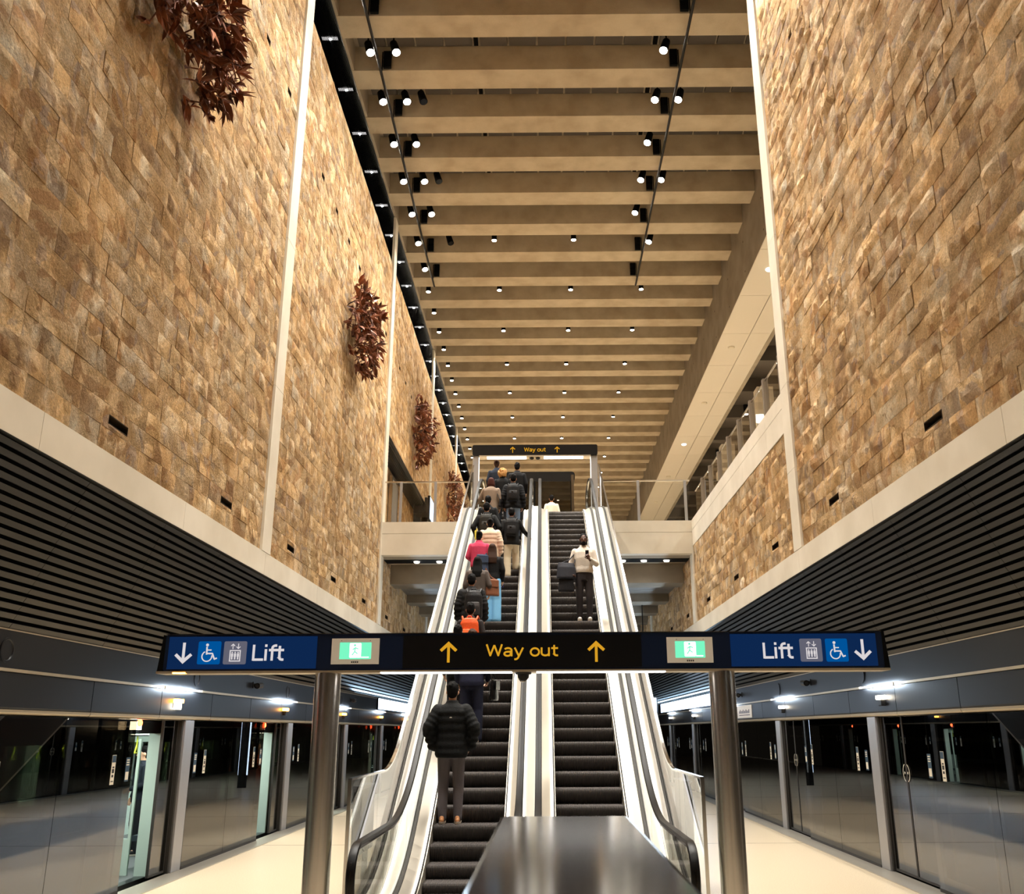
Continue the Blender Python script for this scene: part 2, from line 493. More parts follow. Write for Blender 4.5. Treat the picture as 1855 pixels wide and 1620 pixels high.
    o = bpy.data.objects.new(name, me); COL.objects.link(o)
    return tag(o, None, None, None, 'structure')

TW = 0.5
def bay_list(y_lo, y_hi):
    out = []
    for a, b in zip(BAYS, BAYS[1:]):
        out.append((a + TW, b))
    return out
SLOT_Y = [6.1 + 3.76 * k - 0.0 for k in range(15)]           # low slots: 9.86, 13.6 ...
low_slots = [(9.8 + 3.77 * k, 10.3 + 3.77 * k, 5.31, 5.42) for k in range(-2, 13)]
up_slots = [(5.0 + 1.43 * k, 5.22 + 1.43 * k, 13.80, 13.92) for k in range(0, 34)]
def cellsz(y): return 0.4 if y < -8 else 0.12 if y < 0 else 0.07 if y < 16 else (0.10 if y < 27 else (0.14 if y < 39 else 0.22))
regL = []
for (a, b) in [(-24.0, -7.2)] + bay_list(0, 0):
    if 27 < a < 38: regL.append((a, b, ZT, 7.2, 0.2)); regL.append((a, b, 10.95, WTOP, 0.13))
    else: regL.append((a, b, ZT, WTOP, cellsz(a)))
clash = lambda h: any(abs((h[0] + h[1]) / 2 - (y + TW / 2)) < 0.75 for y in BAYS)
holesL = [h for h in low_slots + up_slots if not clash(h)]
stone_wall('wall_left', WL, +1, regL, holesL, 5)
regR = [(-24.0, -7.2, ZT, CEIL, 0.4), (-6.7, BAYS[1], ZT, CEIL, 0.12), (BAYS[1] + TW, BAYS[2], ZT, CEIL, 0.07), (BAYS[2] + TW, BAYS[3], ZT, 7.22, 0.08),
        (BAYS[3] + TW, BAYS[4], ZT, 7.0, 0.12), (BAYS[4] + TW, BAYS[5], ZT, 7.0, 0.2)]
holesR = [h for h in low_slots if not clash(h)] + [h for h in up_slots if h[1] < 15 and not clash(h)]
stone_wall('wall_right', WR, -1, regR, holesR, 9)

# ---- slots in the stone: each a dark louvred air slot
nth = ['first', 'second', 'third', 'fourth', 'fifth', 'sixth', 'seventh', 'eighth', 'ninth', 'tenth', 'eleventh', 'twelfth', 'thirteenth', 'fourteenth', 'fifteenth', 'sixteenth', 'seventeenth', 'eighteenth', 'nineteenth', 'twentieth',
       'twenty-first', 'twenty-second', 'twenty-third', 'twenty-fourth', 'twenty-fifth', 'twenty-sixth', 'twenty-seventh', 'twenty-eighth', 'twenty-ninth', 'thirtieth']
def air_slot(X, sgn, h, label, grp):
    y0, y1, z0, z1 = h
    t = thing('wall_vent', (X, (y0 + y1) / 2, z0), label, 'vent', grp)
    m = MB(); xb = X - sgn * 0.24; xf = X + sgn * 0.004; k = 0.012
    m.box(min(xb, xf), max(xb, xf), y0, y0 + k, z0, z1); m.box(min(xb, xf), max(xb, xf), y1 - k, y1, z0, z1)
    m.box(min(xb, xf), max(xb, xf), y0 + k, y1 - k, z0, z0 + k); m.box(min(xb, xf), max(xb, xf), y0 + k, y1 - k, z1 - k, z1)
    m.build('lining', M['joint'], t)  # dark lining and black grille colour deepen the shade inside the slot
    m = MB(); m.box(min(xb, xb + sgn * .02), max(xb, xb + sgn * .02), y0 + k, y1 - k, z0 + k, z1 - k)
    for q in (0.35, 0.68): m.box(min(xb, X - sgn * .08), max(xb, X - sgn * .08), y0 + k, y1 - k, z0 + (z1 - z0) * q, z0 + (z1 - z0) * q + 0.008)
    m.build('grille', M['black'], t)
for side, X, sgn, hs in (('left', WL, 1, holesL), ('right', WR, -1, holesR)):
    lo = sorted([h for h in hs if h[2] < 8 and h[1] > 8.5]); hi = sorted([h for h in hs if h[2] > 8 and h[1] > 13])
    for i, h in enumerate(lo):
        if h[0] < 40: air_slot(X, sgn, h, f'dark slot just above the pale band in the {side} wall, {nth[i]} from the near end', f'low slots in the {side} wall')
    if side == 'left':
        for i, h in enumerate(hi):
            if h[0] < 44: air_slot(X, sgn, h, f'thin dark slot high in the left sandstone wall, {nth[i]} from the near end', 'high slots in the left wall')

# ---- pale precast band and vertical strips
m = MB()
for X, sg in ((WL, 1), (WR, -1)):
    xa, xb = sorted((X + sg * 0.045, X - sg * 0.28))
    y = -24.0
    js = sorted([b + TW / 2 for b in BAYS] + [b + 4.1 for b in BAYS] + [b + 7.8 for b in BAYS])
    prev = -24.0
    for j in js:
        if j > 62: break
        m.box(xa, xb, prev, j - 0.006, ZB, ZT - 0.008); prev = j
struct('trim_3', m, M['precast'])
m = MB()
for b in BAYS:
    z = ZT
    top = CEIL
    for zz in [8, 11, 14, WTOP, None]:
        z2 = min(zz, top) if zz else top
        if z2 <= z: continue
        m.box(WL - (0.28 if z2 <= WTOP + 0.5 else 0.03), WL + 0.05, b, b + TW, z, z2 - 0.006); z = z2
    for i, X in enumerate((WR,)):
        top2 = CEIL if b < 20 else 7.1
        z = ZT
        for zz in (6.4, 8, 11, 14, 99):
            z2 = min(zz, top2)
            if z2 <= z: continue
            m.box(WR - 0.05, WR + 0.28, b, b + TW, z, z2 - 0.006); z = z2
struct('trim_4', m, M['precast'])
# end of the tall right wall (returns into the concourse)
m = MB(); m.box(WR + 0.02, WR + 0.75, BAYS[2] + 0.01, BAYS[2] + TW - 0.02, LAND, CEIL); struct('trim_5', m, M['precast'])

# ---- recess in the left wall at concourse level (bay 3)
a, b = BAYS[3] + TW, BAYS[4]
m = MB()
m.box(WL - 0.32, WL + 0.02, a, b, 7.2, LAND)                    # sill
m.box(WL - 0.30, WL - 0.02, b - 0.0, b + 0.02, LAND, 10.95)
struct('trim_6', m, M['precast'])
stone_wall('wall_recess', WL - 0.62, +1, [(a, b, LAND, 10.95, 0.2)], [], 21)
m = MB()
for k in range(9): m.box(WL - 0.60, WL + 0.03, a, b, 10.93, 10.95) if k == 0 else m.box(WL - 0.60 + 0.065 * k, WL - 0.575 + 0.065 * k, a, b, 10.84, 10.93)
struct('trim_7', m, M['black_metal'])
t = thing('doorway_frame', (WL - 0.55, 32.4, LAND), 'tall grey metal door panel against the stone in the recess left of the bridge', 'door')
m = MB(); m.box(WL - 0.56, WL - 0.48, 31.8, 33.0, LAND, 10.6); m.build('door_leaf', M['psd_post'], t, bevel=0.01)
m = MB(); m.box(WL - 0.58, WL - 0.46, 31.7, 31.8, LAND, 10.7); m.box(WL - 0.58, WL - 0.46, 33.0, 33.1, LAND, 10.7); m.box(WL - 0.58, WL - 0.46, 31.8, 33.0, 10.6, 10.7); m.build('frame', M['steel'], t)
t = thing('information_screen', (WL - 0.1, 38.0, 10.9), 'blue white information screen hanging from a black box in the left recess beside the bridge', 'screen')
m = MB(); m.box(WL - 0.45, WL + 0.12, 37.0, 37.95, 10.55, 11.2); m.build('housing', M['black_metal'], t, bevel=0.02)
m = MB(); m.box(WL + 0.14, WL + 0.24, 36.9, 38.3, 10.25, 11.25); m.build('bezel', M['black'], t, bevel=0.01)
m = MB(); m.box(WL + 0.24, WL + 0.248, 36.95, 38.25, 10.30, 11.20); m.build('display', M['screen'], t)
m = MB(); m.box(WL - 0.5, WL - 0.1, 37.4, 37.6, 11.2, 11.5); m.build('hanger', M['black_metal'], t)

# ---- ceiling: slab, coffer panels, beams
PITCH = 1.9100; YB0 = 18.10
m = MB(); m.box(WL - 0.9, 9.0, -24, YEND, CEIL + 0.74, CEIL + 1.0, 0)
struct('ceiling', m, M['concrete_grey'])
nb = int((YEND - YB0) / PITCH) + 1
mp_ = MB()
for i in range(-23, nb):
    y = YB0 + i * PITCH
    mm = MB()
    # tapered precast beam, thin at the bottom edge
    mm.prism([(y, CEIL), (y + 0.733, CEIL), (y + 0.78, CEIL + 0.72), (y - 0.02, CEIL + 0.72)], 'X', WL, 6.79)
    o = mm.build('ceiling_beam', M['concrete']); tag(o, None, None, None, 'structure')
    # perforated acoustic panels in the coffer
    x = -4.7
    k = 0
    while x < 6.6 and y < 44:
        slot = (k % 7 == 4)
        wdt = 0.11 if slot else 0.69
        mp_.box(x, x + wdt, y + 0.85, y + PITCH - 0.09, CEIL + 0.67, CEIL + 0.735, 1 if slot else 0)
        x += wdt + 0.056; k += 1
struct('ceiling_panels', mp_, [mat('acoustic_panel', (92, 86, 80), 0.9), M['black']])
m = MB(); m.box(WL - 0.02, WL + 0.05, -24, YEND, CEIL + 0.02, CEIL + 0.74); struct('trim_8', m, M['concrete_grey'])

# ---- black slatted strip between wall top and beams, with added glint strips behind the slats
m = MB(); n = 16; x0, x1 = WL - 0.60, WL - 0.02
for k in range(n):
    xa = x0 + (x1 - x0) * k / n
    m.box(xa, xa + 0.015, -24, YEND, CEIL + 0.0, CEIL + 0.08)
struct('trim_9', m, M['rib_metal'])
m = MB(); m.box(WL - 0.9, x1, -24, YEND, CEIL + 0.42, CEIL + 0.46); m.box(WL - 0.66, WL - 0.61, -24, YEND, WTOP, CEIL + 0.42); struct('trim_22', m, M['black'])
m = MB(); m.box(WL - 0.7, WL - 0.01, -24, 60, WTOP, WTOP + 0.04); struct('trim_23', m, M['precast'])

# ---- concrete box beam and pale soffit on the right
m = MB(); m.box(6.79, 7.2, BAYS[2] + TW, YEND, 16.28, CEIL + 0.74); struct('trim_10', m, M['concrete_dark'])
m = MB()
y = BAYS[2] + TW
while y < YEND - 1:
    y2 = min(y + 3.19, YEND)
    m.box(6.80, 7.84, y + 0.008, y2 - 0.008, 16.26, 16.32); m.box(7.87, 8.63, y + 0.008, y2 - 0.008, 16.26, 16.32); y = y2
m.box(7.2, 8.63, BAYS[2] + TW, YEND, 16.33, 16.46)
struct('ceiling_soffit', m, M['white_panel'])
m = MB(); m.box(8.6, 8.86, BAYS[2] + TW, YEND, 16.36, CEIL + 0.74); struct('trim_11', m, M['concrete_grey'])
# bolt holes of the formwork in the box beam face
m = MB()
for i in range(18):
    for z in (16.6, 17.7): m.tube((6.789, 17 + i * 2.7, z), (6.805, 17 + i * 2.7, z), 0.035, n=10)
struct('trim_12', m, M['joint'])
for i in range(8):
    t = thing('smoke_detector', (7.39, 20.6 + i * 6.4, 16.26), f'small round white detector under the pale soffit on the right, {nth[i]} from the near end', 'detector', 'detectors under the pale soffit')
    m = MB(); m.lathe([(0.02, -0.07), (0.10, -0.06), (0.13, -0.03), (0.13, 0.0)], (7.39, 20.6 + i * 6.4, 16.26)); m.build('detector_body', M['exit_white'] if i % 3 == 1 else M['sticker'], t, smooth='auto')  # every third body is given emission to look brighter

# ---- concourse on the right: floor, far wall, dark ceiling, columns
m = MB(); m.box(WR + 0.02, 15.5, BAYS[2] + TW, 27.2, 7.55, LAND - 0.02); m.box(WL - 0.0, 15.5, 27.22, YEND, 7.1, LAND - 0.01); struct('floor_concourse', m, M['terrazzo'])
m = MB(); m.box(15.2, 15.5, BAYS[2] + TW, YEND, LAND, 17.0); m.box(4.9, 15.5, BAYS[2] + TW - 0.3, BAYS[2] + TW, LAND, 17.0); struct('wall_concourse', m, M['precast'])
m = MB(); m.box(WL, 15.5, YEND, YEND + 0.4, -0.3, CEIL + 0.9); m.box(WL - 5, 9.5, -24.3, -24, -1.3, CEIL + 1.0); struct('wall_end', m, M['concrete_dark'])
m = MB(); m.box(8.86, 15.5, BAYS[2] + TW, YEND, 17.0, 17.2)
for i in range(16): m.box(8.86, 15.2, 17 + i * 3.6, 17.5 + i * 3.6, 16.35, 17.0)
struct('ceiling_concourse', m, mat('dark_ceiling', (84, 76, 68), 0.8))
for i, y in enumerate((21.0, 29.5, 38.0, 46.5)):
    m = MB(); m.box(9.4, 10.1, y, y + 0.7, LAND, 16.35); m.box(9.2, 10.3, y - .2, y + .9, 14.6, 15.0)
    struct('column', m, M['white_panel'])
# ---- parapet on the right and bridge over the void
m = MB()
js = [16.2, 17.6, 19.9, 22.3, 24.7, 27.2]
for a_, b_ in zip(js, js[1:]):
    m.box(WR - 0.02, WR + 0.3, a_, b_ - 0.008, 7.22, 7.69); m.box(WR - 0.02, WR + 0.3, a_, b_ - 0.008, 7.70, LAND)
struct('trim_13', m, M['precast'])
m = MB()
m.box(WL, WR + 0.3, 27.2, 27.5, 7.0, 7.64); m.box(WL, WR + 0.3, 27.2, 27.5, 7.65, LAND)
struct('bridge_slab', m, M['precast'])
m = MB(); m.box(WL, WR, 27.5, 28.9, 7.0, 7.06)
struct('ceiling_bridge', m, M['concrete_grey'])
m = MB(); m.box(WL, WR, 28.0, 28.6, 6.985, 7.0); m.box(-1.0, -0.98, 27.5, 28.0, 6.98, 7.0); struct('trim_14', m, M['black'])
m = MB(); m.box(WL, WR, 29.3, 30.3, 6.45, 7.1)
for i in range(6): m.box(WL, WR, 33.0 + i * 3.4, 33.9 + i * 3.4, 6.35, 7.1)
struct('ceiling_under_beam', m, M['concrete_dark'])
m = MB()
for i in range(7):
    for k in range(3): m.box(WL, WR, 30.32 + i * 3.4 + k * 0.88, 30.32 + i * 3.4 + k * 0.88 + 0.84, 6.62, 6.68)
struct('ceiling_under_panels', m, mat('grey_soffit', (112, 104, 96), 0.6))
# ------------------------------------------------------------------ sloping louvre bulkheads between platform doors and stone
def louvre(X0, z0, X1, z1, n, name):
    m = MB()
    d = Vector((X1 - X0, z1 - z0)); L = d.length; d.normalize(); nrm = Vector((-d.y, d.x))
    if nrm.x * (-X0) < 0: nrm = -nrm            # towards the platform
    p = L / n
    def pt(u, h): return (X0 + d.x * u + nrm.x * h, z0 + d.y * u + nrm.y * h)
    a, b = pt(0, -0.09), pt(L, -0.09); c, e = pt(L, -0.11), pt(0, -0.11)
    mb2 = MB(); mb2.prism([a, b, c, e], 'Y', -24, 62)
    y = -24.0
    while y < 62:
        y2 = y + 2.1
        for k in range(n):
            u0 = k * p + 0.008; u1 = u0 + p * 0.60
            q = [pt(u0, 0.0), pt(u1, 0.012), pt(u1, -0.02), pt(u0, -0.035)]
            m.prism(q, 'Y', y + 0.004, y2 - 0.004)
        y = y2
    struct(name, m, M['louvre'])
    struct(name + '_backing', mb2, M['black'])
louvre(-5.50, 3.02, WL - 0.0, ZB + 0.01, 18, 'ceiling_louvre')
louvre(5.03, 3.02, WR + 0.0, ZB + 0.01, 18, 'ceiling_louvre_right')
m = MB(); m.box(WL - 0.28, WL + 0.045, -24, 62, ZB - 0.012, ZB - 0.002); m.box(WR - 0.045, WR + 0.28, -24, 62, ZB - 0.012, ZB - 0.002); struct('trim_15', m, M['black_metal'])

# ------------------------------------------------------------------ headers over the platform doors
PSD = 5.98
for sx, X, side in ((1, -5.50, 'left'), (-1, 5.03, 'right')):
    def bx(m, x0, x1, *r): a_, b_ = sorted((X + sx * x0, X + sx * x1)); m.box(a_, b_, *r)
    # upper fascia
    m = MB(); bx(m, -0.4, 0.0, -24, 62, 2.635, 3.01); struct('trim_16', m, M['header'])
    m = MB(); bx(m, -0.3, 0.012, -24, 62, 3.01, 3.022); bx(m, -0.2, 0.02, -24, 62, 2.60, 2.632); struct('trim_17', m, M['rail'])
    # lower fascia panels with a seam and a curved foot
    m = MB(); y = -24 - 0.24
    pr = [(0.0, 2.592), (0.0, 2.25), (-0.006, 2.232), (-0.4, 2.232), (-0.4, 2.592)]
    while y < 62:
        m.prism([(X + sx * u, v) for u, v in pr], 'Y', y + 0.008, y + 2.11 - 0.008); y += 2.11
    struct('trim_18', m, M['header'])
    m = MB(); pr = [(0.004, 2.228), (0.0, 2.20), (-0.02, 2.178), (-0.06, 2.168), (-0.4, 2.168), (-0.4, 2.228)]
    y = -24 - 0.24
    while y < 62:
        m.prism([(X + sx * u, v) for u, v in pr], 'Y', y + 0.008, y + 2.11 - 0.008); y += 2.11
    struct('trim_19', m, M['rail'])
    m = MB(); bx(m, -0.4, -0.02, -24, 62, 2.17, 3.0); struct('trim_20', m, M['black'])
    yp0 = 14.8 if side == 'left' else 14.72
    k0 = 0
    for k in range(0, 5):
        yp = yp0 + PSD * k
        wh = nth[k]
        t = thing('led_bar', (X, yp - 0.3, 2.6), f'slim white light bar on the {side} header above the {wh} door from the camera', 'light', f'light bars on the {side} header')
        m = MB(); bx(m, 0.0, 0.03, yp - 1.0, yp + 0.45, 2.603, 2.63); m.build('diffuser', M['led'], t)
        m = MB(); bx(m, 0.0, 0.034, yp - 1.03, yp - 1.0, 2.60, 2.634); bx(m, 0.0, 0.034, yp + 0.45, yp + 0.48, 2.60, 2.634); m.build('end_cap', M['rail'], t)
        yb = yp - 0.52
        opened = side == 'left'
        t = thing('door_beacon', (X, yb, 2.4), (f'glowing amber and white beacon on the left header over the {wh} open door' if opened else f'white topped black beacon on the right header over the {wh} closed door'), 'lamp', f'door beacons on the {side} header')
        m = MB(); bx(m, 0.0, 0.09, yb - 0.11, yb + 0.11, 2.41, 2.47); m.build('lamp_cover', M['amber'] if opened else M['lamp_white'], t, bevel=0.01)
        m = MB(); bx(m, 0.0, 0.07, yb - 0.06, yb + 0.08, 2.32, 2.41); m.build('lamp_base', M['lamp_white'] if opened and k == 0 else M['black_metal'], t, bevel=0.008)
        m = MB(); bx(m, -0.004, 0.004, yb - 0.09, yb + 0.09, 2.34, 2.46); m.build('mount_plate', M['header'], t)
        ys = 9.63 + 5.42 * k
        if side == 'right' and ys > 26 or ys > 31: continue
        t = thing('speaker', (X, ys, 2.8), f'round speaker disc in the {side} upper header, {wh} from the camera', 'speaker', f'round speakers on the {side} header')
        m = MB(); m.lathe([(0.125, -0.02), (0.125, sx * 0.012), (0.108, sx * 0.014), (0.1, sx * 0.004)], (X, ys, 2.81), 'X', 24); m.build('ring', M['header'], t, smooth='auto')
        m = MB(); m.lathe([(0.1, 0), (0.1, sx * 0.003)], (X, ys, 2.81), 'X', 24); m.build('grille', M['black_metal'], t)
    for k, yc in enumerate((18.04, 24.4, 27.2)):
        t = thing('security_camera', (X, yc, 2.8), f'small dark camera on the {side} upper header, {nth[k]} from the near end', 'camera', f'cameras on the {side} header')
        m = MB(); m.tube((X, yc, 2.84), (X + sx * 0.10, yc, 2.84), 0.03); m.box(*sorted((X + sx * 0.0, X + sx * 0.012)), yc - 0.06, yc + 0.06, 2.78, 2.9); m.build('bracket', M['black_metal'], t)
        m = MB(); m.tube((X + sx * 0.11, yc - 0.14, 2.82), (X + sx * 0.11, yc + 0.14, 2.84), 0.055, 0.05); m.build('camera_body', M['black_metal'], t)
        m = MB(); m.tube((X + sx * 0.11, yc - 0.145, 2.82), (X + sx * 0.11, yc - 0.14, 2.82), 0.035); m.build('camera_lens', M['chrome'], t)
    # light boxes far down the header
    ya, yb = (31.5, 44.0) if side == 'left' else (27.6, 41.0)
    t = thing('light_box', (X, ya, 2.65), f'long glaring white light box on the {side} upper header far down the platform', 'light')
    m = MB(); bx(m, 0.0, 0.05, ya, yb, 2.66, 3.05); m.build('box_frame', M['black_metal'], t)
    m = MB(); bx(m, 0.05, 0.056, ya + 0.03, yb - 0.03, 2.69, 3.03); m.build('diffuser', M['led_cool'], t)
    t = thing('notice_panel', (X, 24.0, 2.25), f'pale notice panel with grey writing on the {side} lower header beyond the sign pillar', 'sign')
    m = MB(); bx(m, 0.0, 0.012, 23.3, 25.0, 2.27, 2.57); m.build('board', M['exit_frame'], t)
    m = MB(); bx(m, 0.012, 0.015, 23.5, 24.8, 2.33, 2.345)
    for q in range(11): bx(m, 0.012, 0.015, 23.55 + q * 0.115, 23.62 + q * 0.115, 2.38, 2.44 + 0.03 * (q % 3 == 0))
    m.build('lettering', M['icon_grey'], t)

# passenger display on the right, behind the balustrade
t = thing('passenger_display', (3.6, 34.0, 2.4), 'bright white hanging passenger display behind the right escalator balustrade', 'screen')
m = MB(); m.box(3.06, 4.02, 34.0, 34.14, 2.41, 3.12); m.build('display_case', M['black_metal'], t, bevel=0.01)
m = MB(); m.box(3.10, 3.98, 33.99, 34.0, 2.45, 3.08); m.build('display', M['led_cool'], t)
m = MB(); m.tube((3.6, 34.06, 3.12), (3.6, 34.06, 6.36), 0.02); m.build('hanger', M['black_metal'], t)

# ------------------------------------------------------------------ platform screen doors
def sticker(parent, X, sx, y, z, kind):
    f = lambda m, y0, y1, z0, z1, h: m.box(*sorted((X + sx * h, X + sx * (h + 0.0015))), y0, y1, z0, z1)
    if kind == 'tall':
        m = MB(); f(m, y, y + 0.11, z, z + 0.36, 0.0); s_ = m.build('sticker', M['sticker'], parent); s_['label'] = 'tall white notice with a blue head'
        m = MB(); f(m, y + 0.005, y + 0.105, z + 0.27, z + 0.355, 0.0016); m.build('heading', M['sticker_blue'], s_)
        m = MB()
        for q, (u, v, a_, b_) in enumerate(((.03, .20, .05, .02), (.025, .14, .06, .05), (.03, .09, .05, .03), (.02, .035, .07, .012))): f(m, y + u, y + u + a_, z + v, z + v + b_, 0.0016)
        m.build('pictogram', M['ink'], s_)
    elif kind == 'dark':
        m = MB(); f(m, y, y + 0.12, z, z + 0.30, 0.0); s_ = m.build('sticker', M['sticker_blue'], parent); s_['label'] = 'dark blue notice with pale marks'
        m = MB()
        for q in range(3): f(m, y + .02, y + .10, z + .20 + q * .03, z + .215 + q * .03, 0.0016)
        f(m, y + .015, y + .105, z + .02, z + .12, 0.0016); m.build('pictogram', M['sticker'], s_)
    else:   # two facing arcs over the meeting line of the doors
        m = MB(); n = 18
        for a0 in (-1, 1):
            for i in range(n):
                a1 = pi / 2 * a0 - 1.2 + 2.4 * i / n + (0 if a0 > 0 else 0); a2 = a1 + 2.4 / n
                q = [(y + r * sin(a_) , z + r * cos(a_)) for r, a_ in ((0.115, a1), (0.127, a1), (0.127, a2), (0.115, a2))]
                m.prism(q, 'X', X + sx * 0.001, X + sx * 0.0025)
            m.prism([(y + a0 * 0.03, z), (y + a0 * 0.07, z + 0.022), (y + a0 * 0.07, z - 0.022)], 'X', X + sx * 0.001, X + sx * 0.0025)
        s_ = m.build('sticker', M['sticker'], parent); s_['label'] = 'white double arc door marking'

for side, sx, X, yp0 in (('left', 1, DL, 14.8), ('right', -1, DR, 14.72)):
    npan = 0; nd = 0
    for k in range(-5, 7):
        yp = yp0 + PSD * k
        q = 0.36
        wd = {0: 'nearest', 1: 'second nearest', 2: 'third nearest', 3: 'fourth nearest', 4: 'fifth nearest', 5: 'sixth nearest', 6: 'farthest'}.get(k, f'{nth[max(0, -k - 1)]} behind-camera')
        vis = k >= 0
        # post
        t = tag(empty('door_post', (X, yp + q / 2, 0)), f'grey screen post on the {side} platform edge, {wd} to the camera' if vis else f'grey screen post on the {side} platform edge, {wd} one', 'post', f'posts of the {side} platform screen')
        m = MB(); m.box(*sorted((X - sx * 0.14, X + sx * 0.035)), yp, yp + q, 0.012, 2.17); m.build('post_body', M['psd_post'], t, bevel=0.008)
        m = MB(); m.box(*sorted((X - sx * 0.16, X + sx * 0.0)), yp - 0.05, yp - 0.002, 0.012, 2.17); m.build('seal', M['gasket'], t)
        # two fixed panes past the post
        for j, (ya, yb) in enumerate(((yp + q + 0.01, yp + q + 1.9), (yp + q + 1.91, yp + PSD - 1.78))):
            t = tag(empty('glass_screen', (X, (ya + yb) / 2, 0)), f'fixed smoked pane, {side} platform, {"nearer" if j == 0 else "farther"} one beyond the {wd or "camera side"} post', 'glass screen', f'fixed panes of the {side} platform screen')
            xa = X + sx * 0.02
            m = MB(); m.box(*sorted((xa, xa + sx * 0.014)), ya, yb, 0.05, 2.165); m.build('pane', M['glass_dark'], t)
            m = MB(); m.box(*sorted((xa - sx * 0.03, xa + sx * 0.02)), ya, yb, 0.012, 0.05); m.build('sill_rail', M['gasket'], t)
            m = MB(); m.box(*sorted((xa - sx * 0.03, xa - sx * 0.002)), ya, ya + 0.02, 0.05, 2.165); m.build('mullion', M['gasket'], t)
            if vis or k == -1:
                if j == 0: sticker(t, xa + sx * 0.0145, sx, ya + 0.55, 1.36, 'tall'); sticker(t, xa + sx * 0.0145, sx, ya + 0.12, 1.38, 'dark')
                else: sticker(t, xa + sx * 0.0145, sx, yb - 0.62, 1.36, 'tall'); sticker(t, xa + sx * 0.0145, sx, yb - 0.20, 1.38, 'dark')
        # sliding door pair
        yd = yp - 1.78
        if side == 'right':
            for j, (ya, yb) in enumerate(((yd + 0.0, yp - 0.9), (yp - 0.89, yp - 0.06))):
                t = tag(empty('sliding_door', (X, (ya + yb) / 2, 0)), f'closed smoked door leaf, right platform, {"nearer" if j == 0 else "farther"} one before the {wd or "camera side"} post', 'door', 'sliding leaves of the right platform doors')
                xa = X - sx * 0.05
                m = MB(); m.box(*sorted((xa, xa + sx * 0.014)), ya + 0.02, yb - 0.02, 0.06, 2.16); m.build('pane', M['glass_dark'], t)
                m = MB(); m.box(*sorted((xa - sx * 0.02, xa + sx * 0.02)), ya, ya + 0.02, 0.03, 2.165); m.box(*sorted((xa - sx * 0.02, xa + sx * 0.02)), yb - 0.02, yb, 0.03, 2.165); m.box(*sorted((xa - sx * 0.02, xa + sx * 0.02)), ya + 0.02, yb - 0.02, 0.03, 0.06); m.build('frame', M['gasket'], t)
                if vis and j == 0: sticker(t, xa + sx * 0.0145 + sx * 0.008, sx, yb + 0.005, 1.40, 'arc')
        else:
            # left: doors stand open, the leaves slid back beside the opening
            for j, (ya, yb) in enumerate(((yd - 0.86, yd - 0.02), (yp - 0.62, yp - 0.06))):
                t = tag(empty('sliding_door', (X, (ya + yb) / 2, 0)), f'open smoked door leaf, left platform, {"nearer" if j == 0 else "farther"} one before the {wd or "camera side"} post', 'door', 'sliding leaves of the left platform doors')
                xa = X - sx * 0.07
                m = MB(); m.box(*sorted((xa, xa + sx * 0.014)), ya + 0.02, yb - 0.02, 0.06, 2.16); m.build('pane', M['glass_dark'], t)
                m = MB(); m.box(*sorted((xa - sx * 0.02, xa + sx * 0.02)), ya, ya + 0.02, 0.03, 2.165); m.box(*sorted((xa - sx * 0.02, xa + sx * 0.02)), yb - 0.02, yb, 0.03, 2.165); m.box(*sorted((xa - sx * 0.02, xa + sx * 0.02)), ya + 0.02, yb - 0.02, 0.03, 0.06); m.build('frame', M['gasket'], t)
            t = tag(empty('door_light', (X, yp - 1.45, 2.1)), f'small red lamp beside a white plate over the {wd or "camera side"} open train door', 'lamp', 'red lamps over the open doors')
            m = MB(); m.box(X - 0.22, X - 0.10, yp - 1.78, yp - 1.30, 2.03, 2.14); m.build('plate', M['lamp_white'] if k == 0 else M['exit_frame'], t)
            m = MB(); m.ell((X - 0.08, yp - 1.42, 2.12), 0.035, 0.05, 0.05); m.build('bulb', M['red'], t)

# tunnels beyond the glass
m = MB(); m.box(-9.6, -9.4, -24, 62, -1.2, 3.0); m.box(-9.4, DL - 0.05, -24, 62, 3.0, 3.1); m.box(-9.4, DL - 0.05, -24, 62, -1.3, -1.2); struct('wall_tunnel', m, mat('tunnel', (52, 48, 44), 0.9))
m = MB(); m.box(9.0, 9.2, -24, 62, -1.2, 3.0); m.box(DR + 0.05, 9.0, -24, 62, 3.0, 3.1); m.box(DR + 0.05, 9.0, -24, 62, -1.3, -1.2); struct('wall_tunnel_right', m, bpy.data.materials['tunnel'])
m = MB(); m.box(8.97, 9.0, -24, 62, 1.72, 1.80)
for i in range(30): m.box(8.95, 9.0, i * 2, i * 2 + 0.04, -1.2, 1.7)
struct('trim_21', m, M['concrete_grey'])

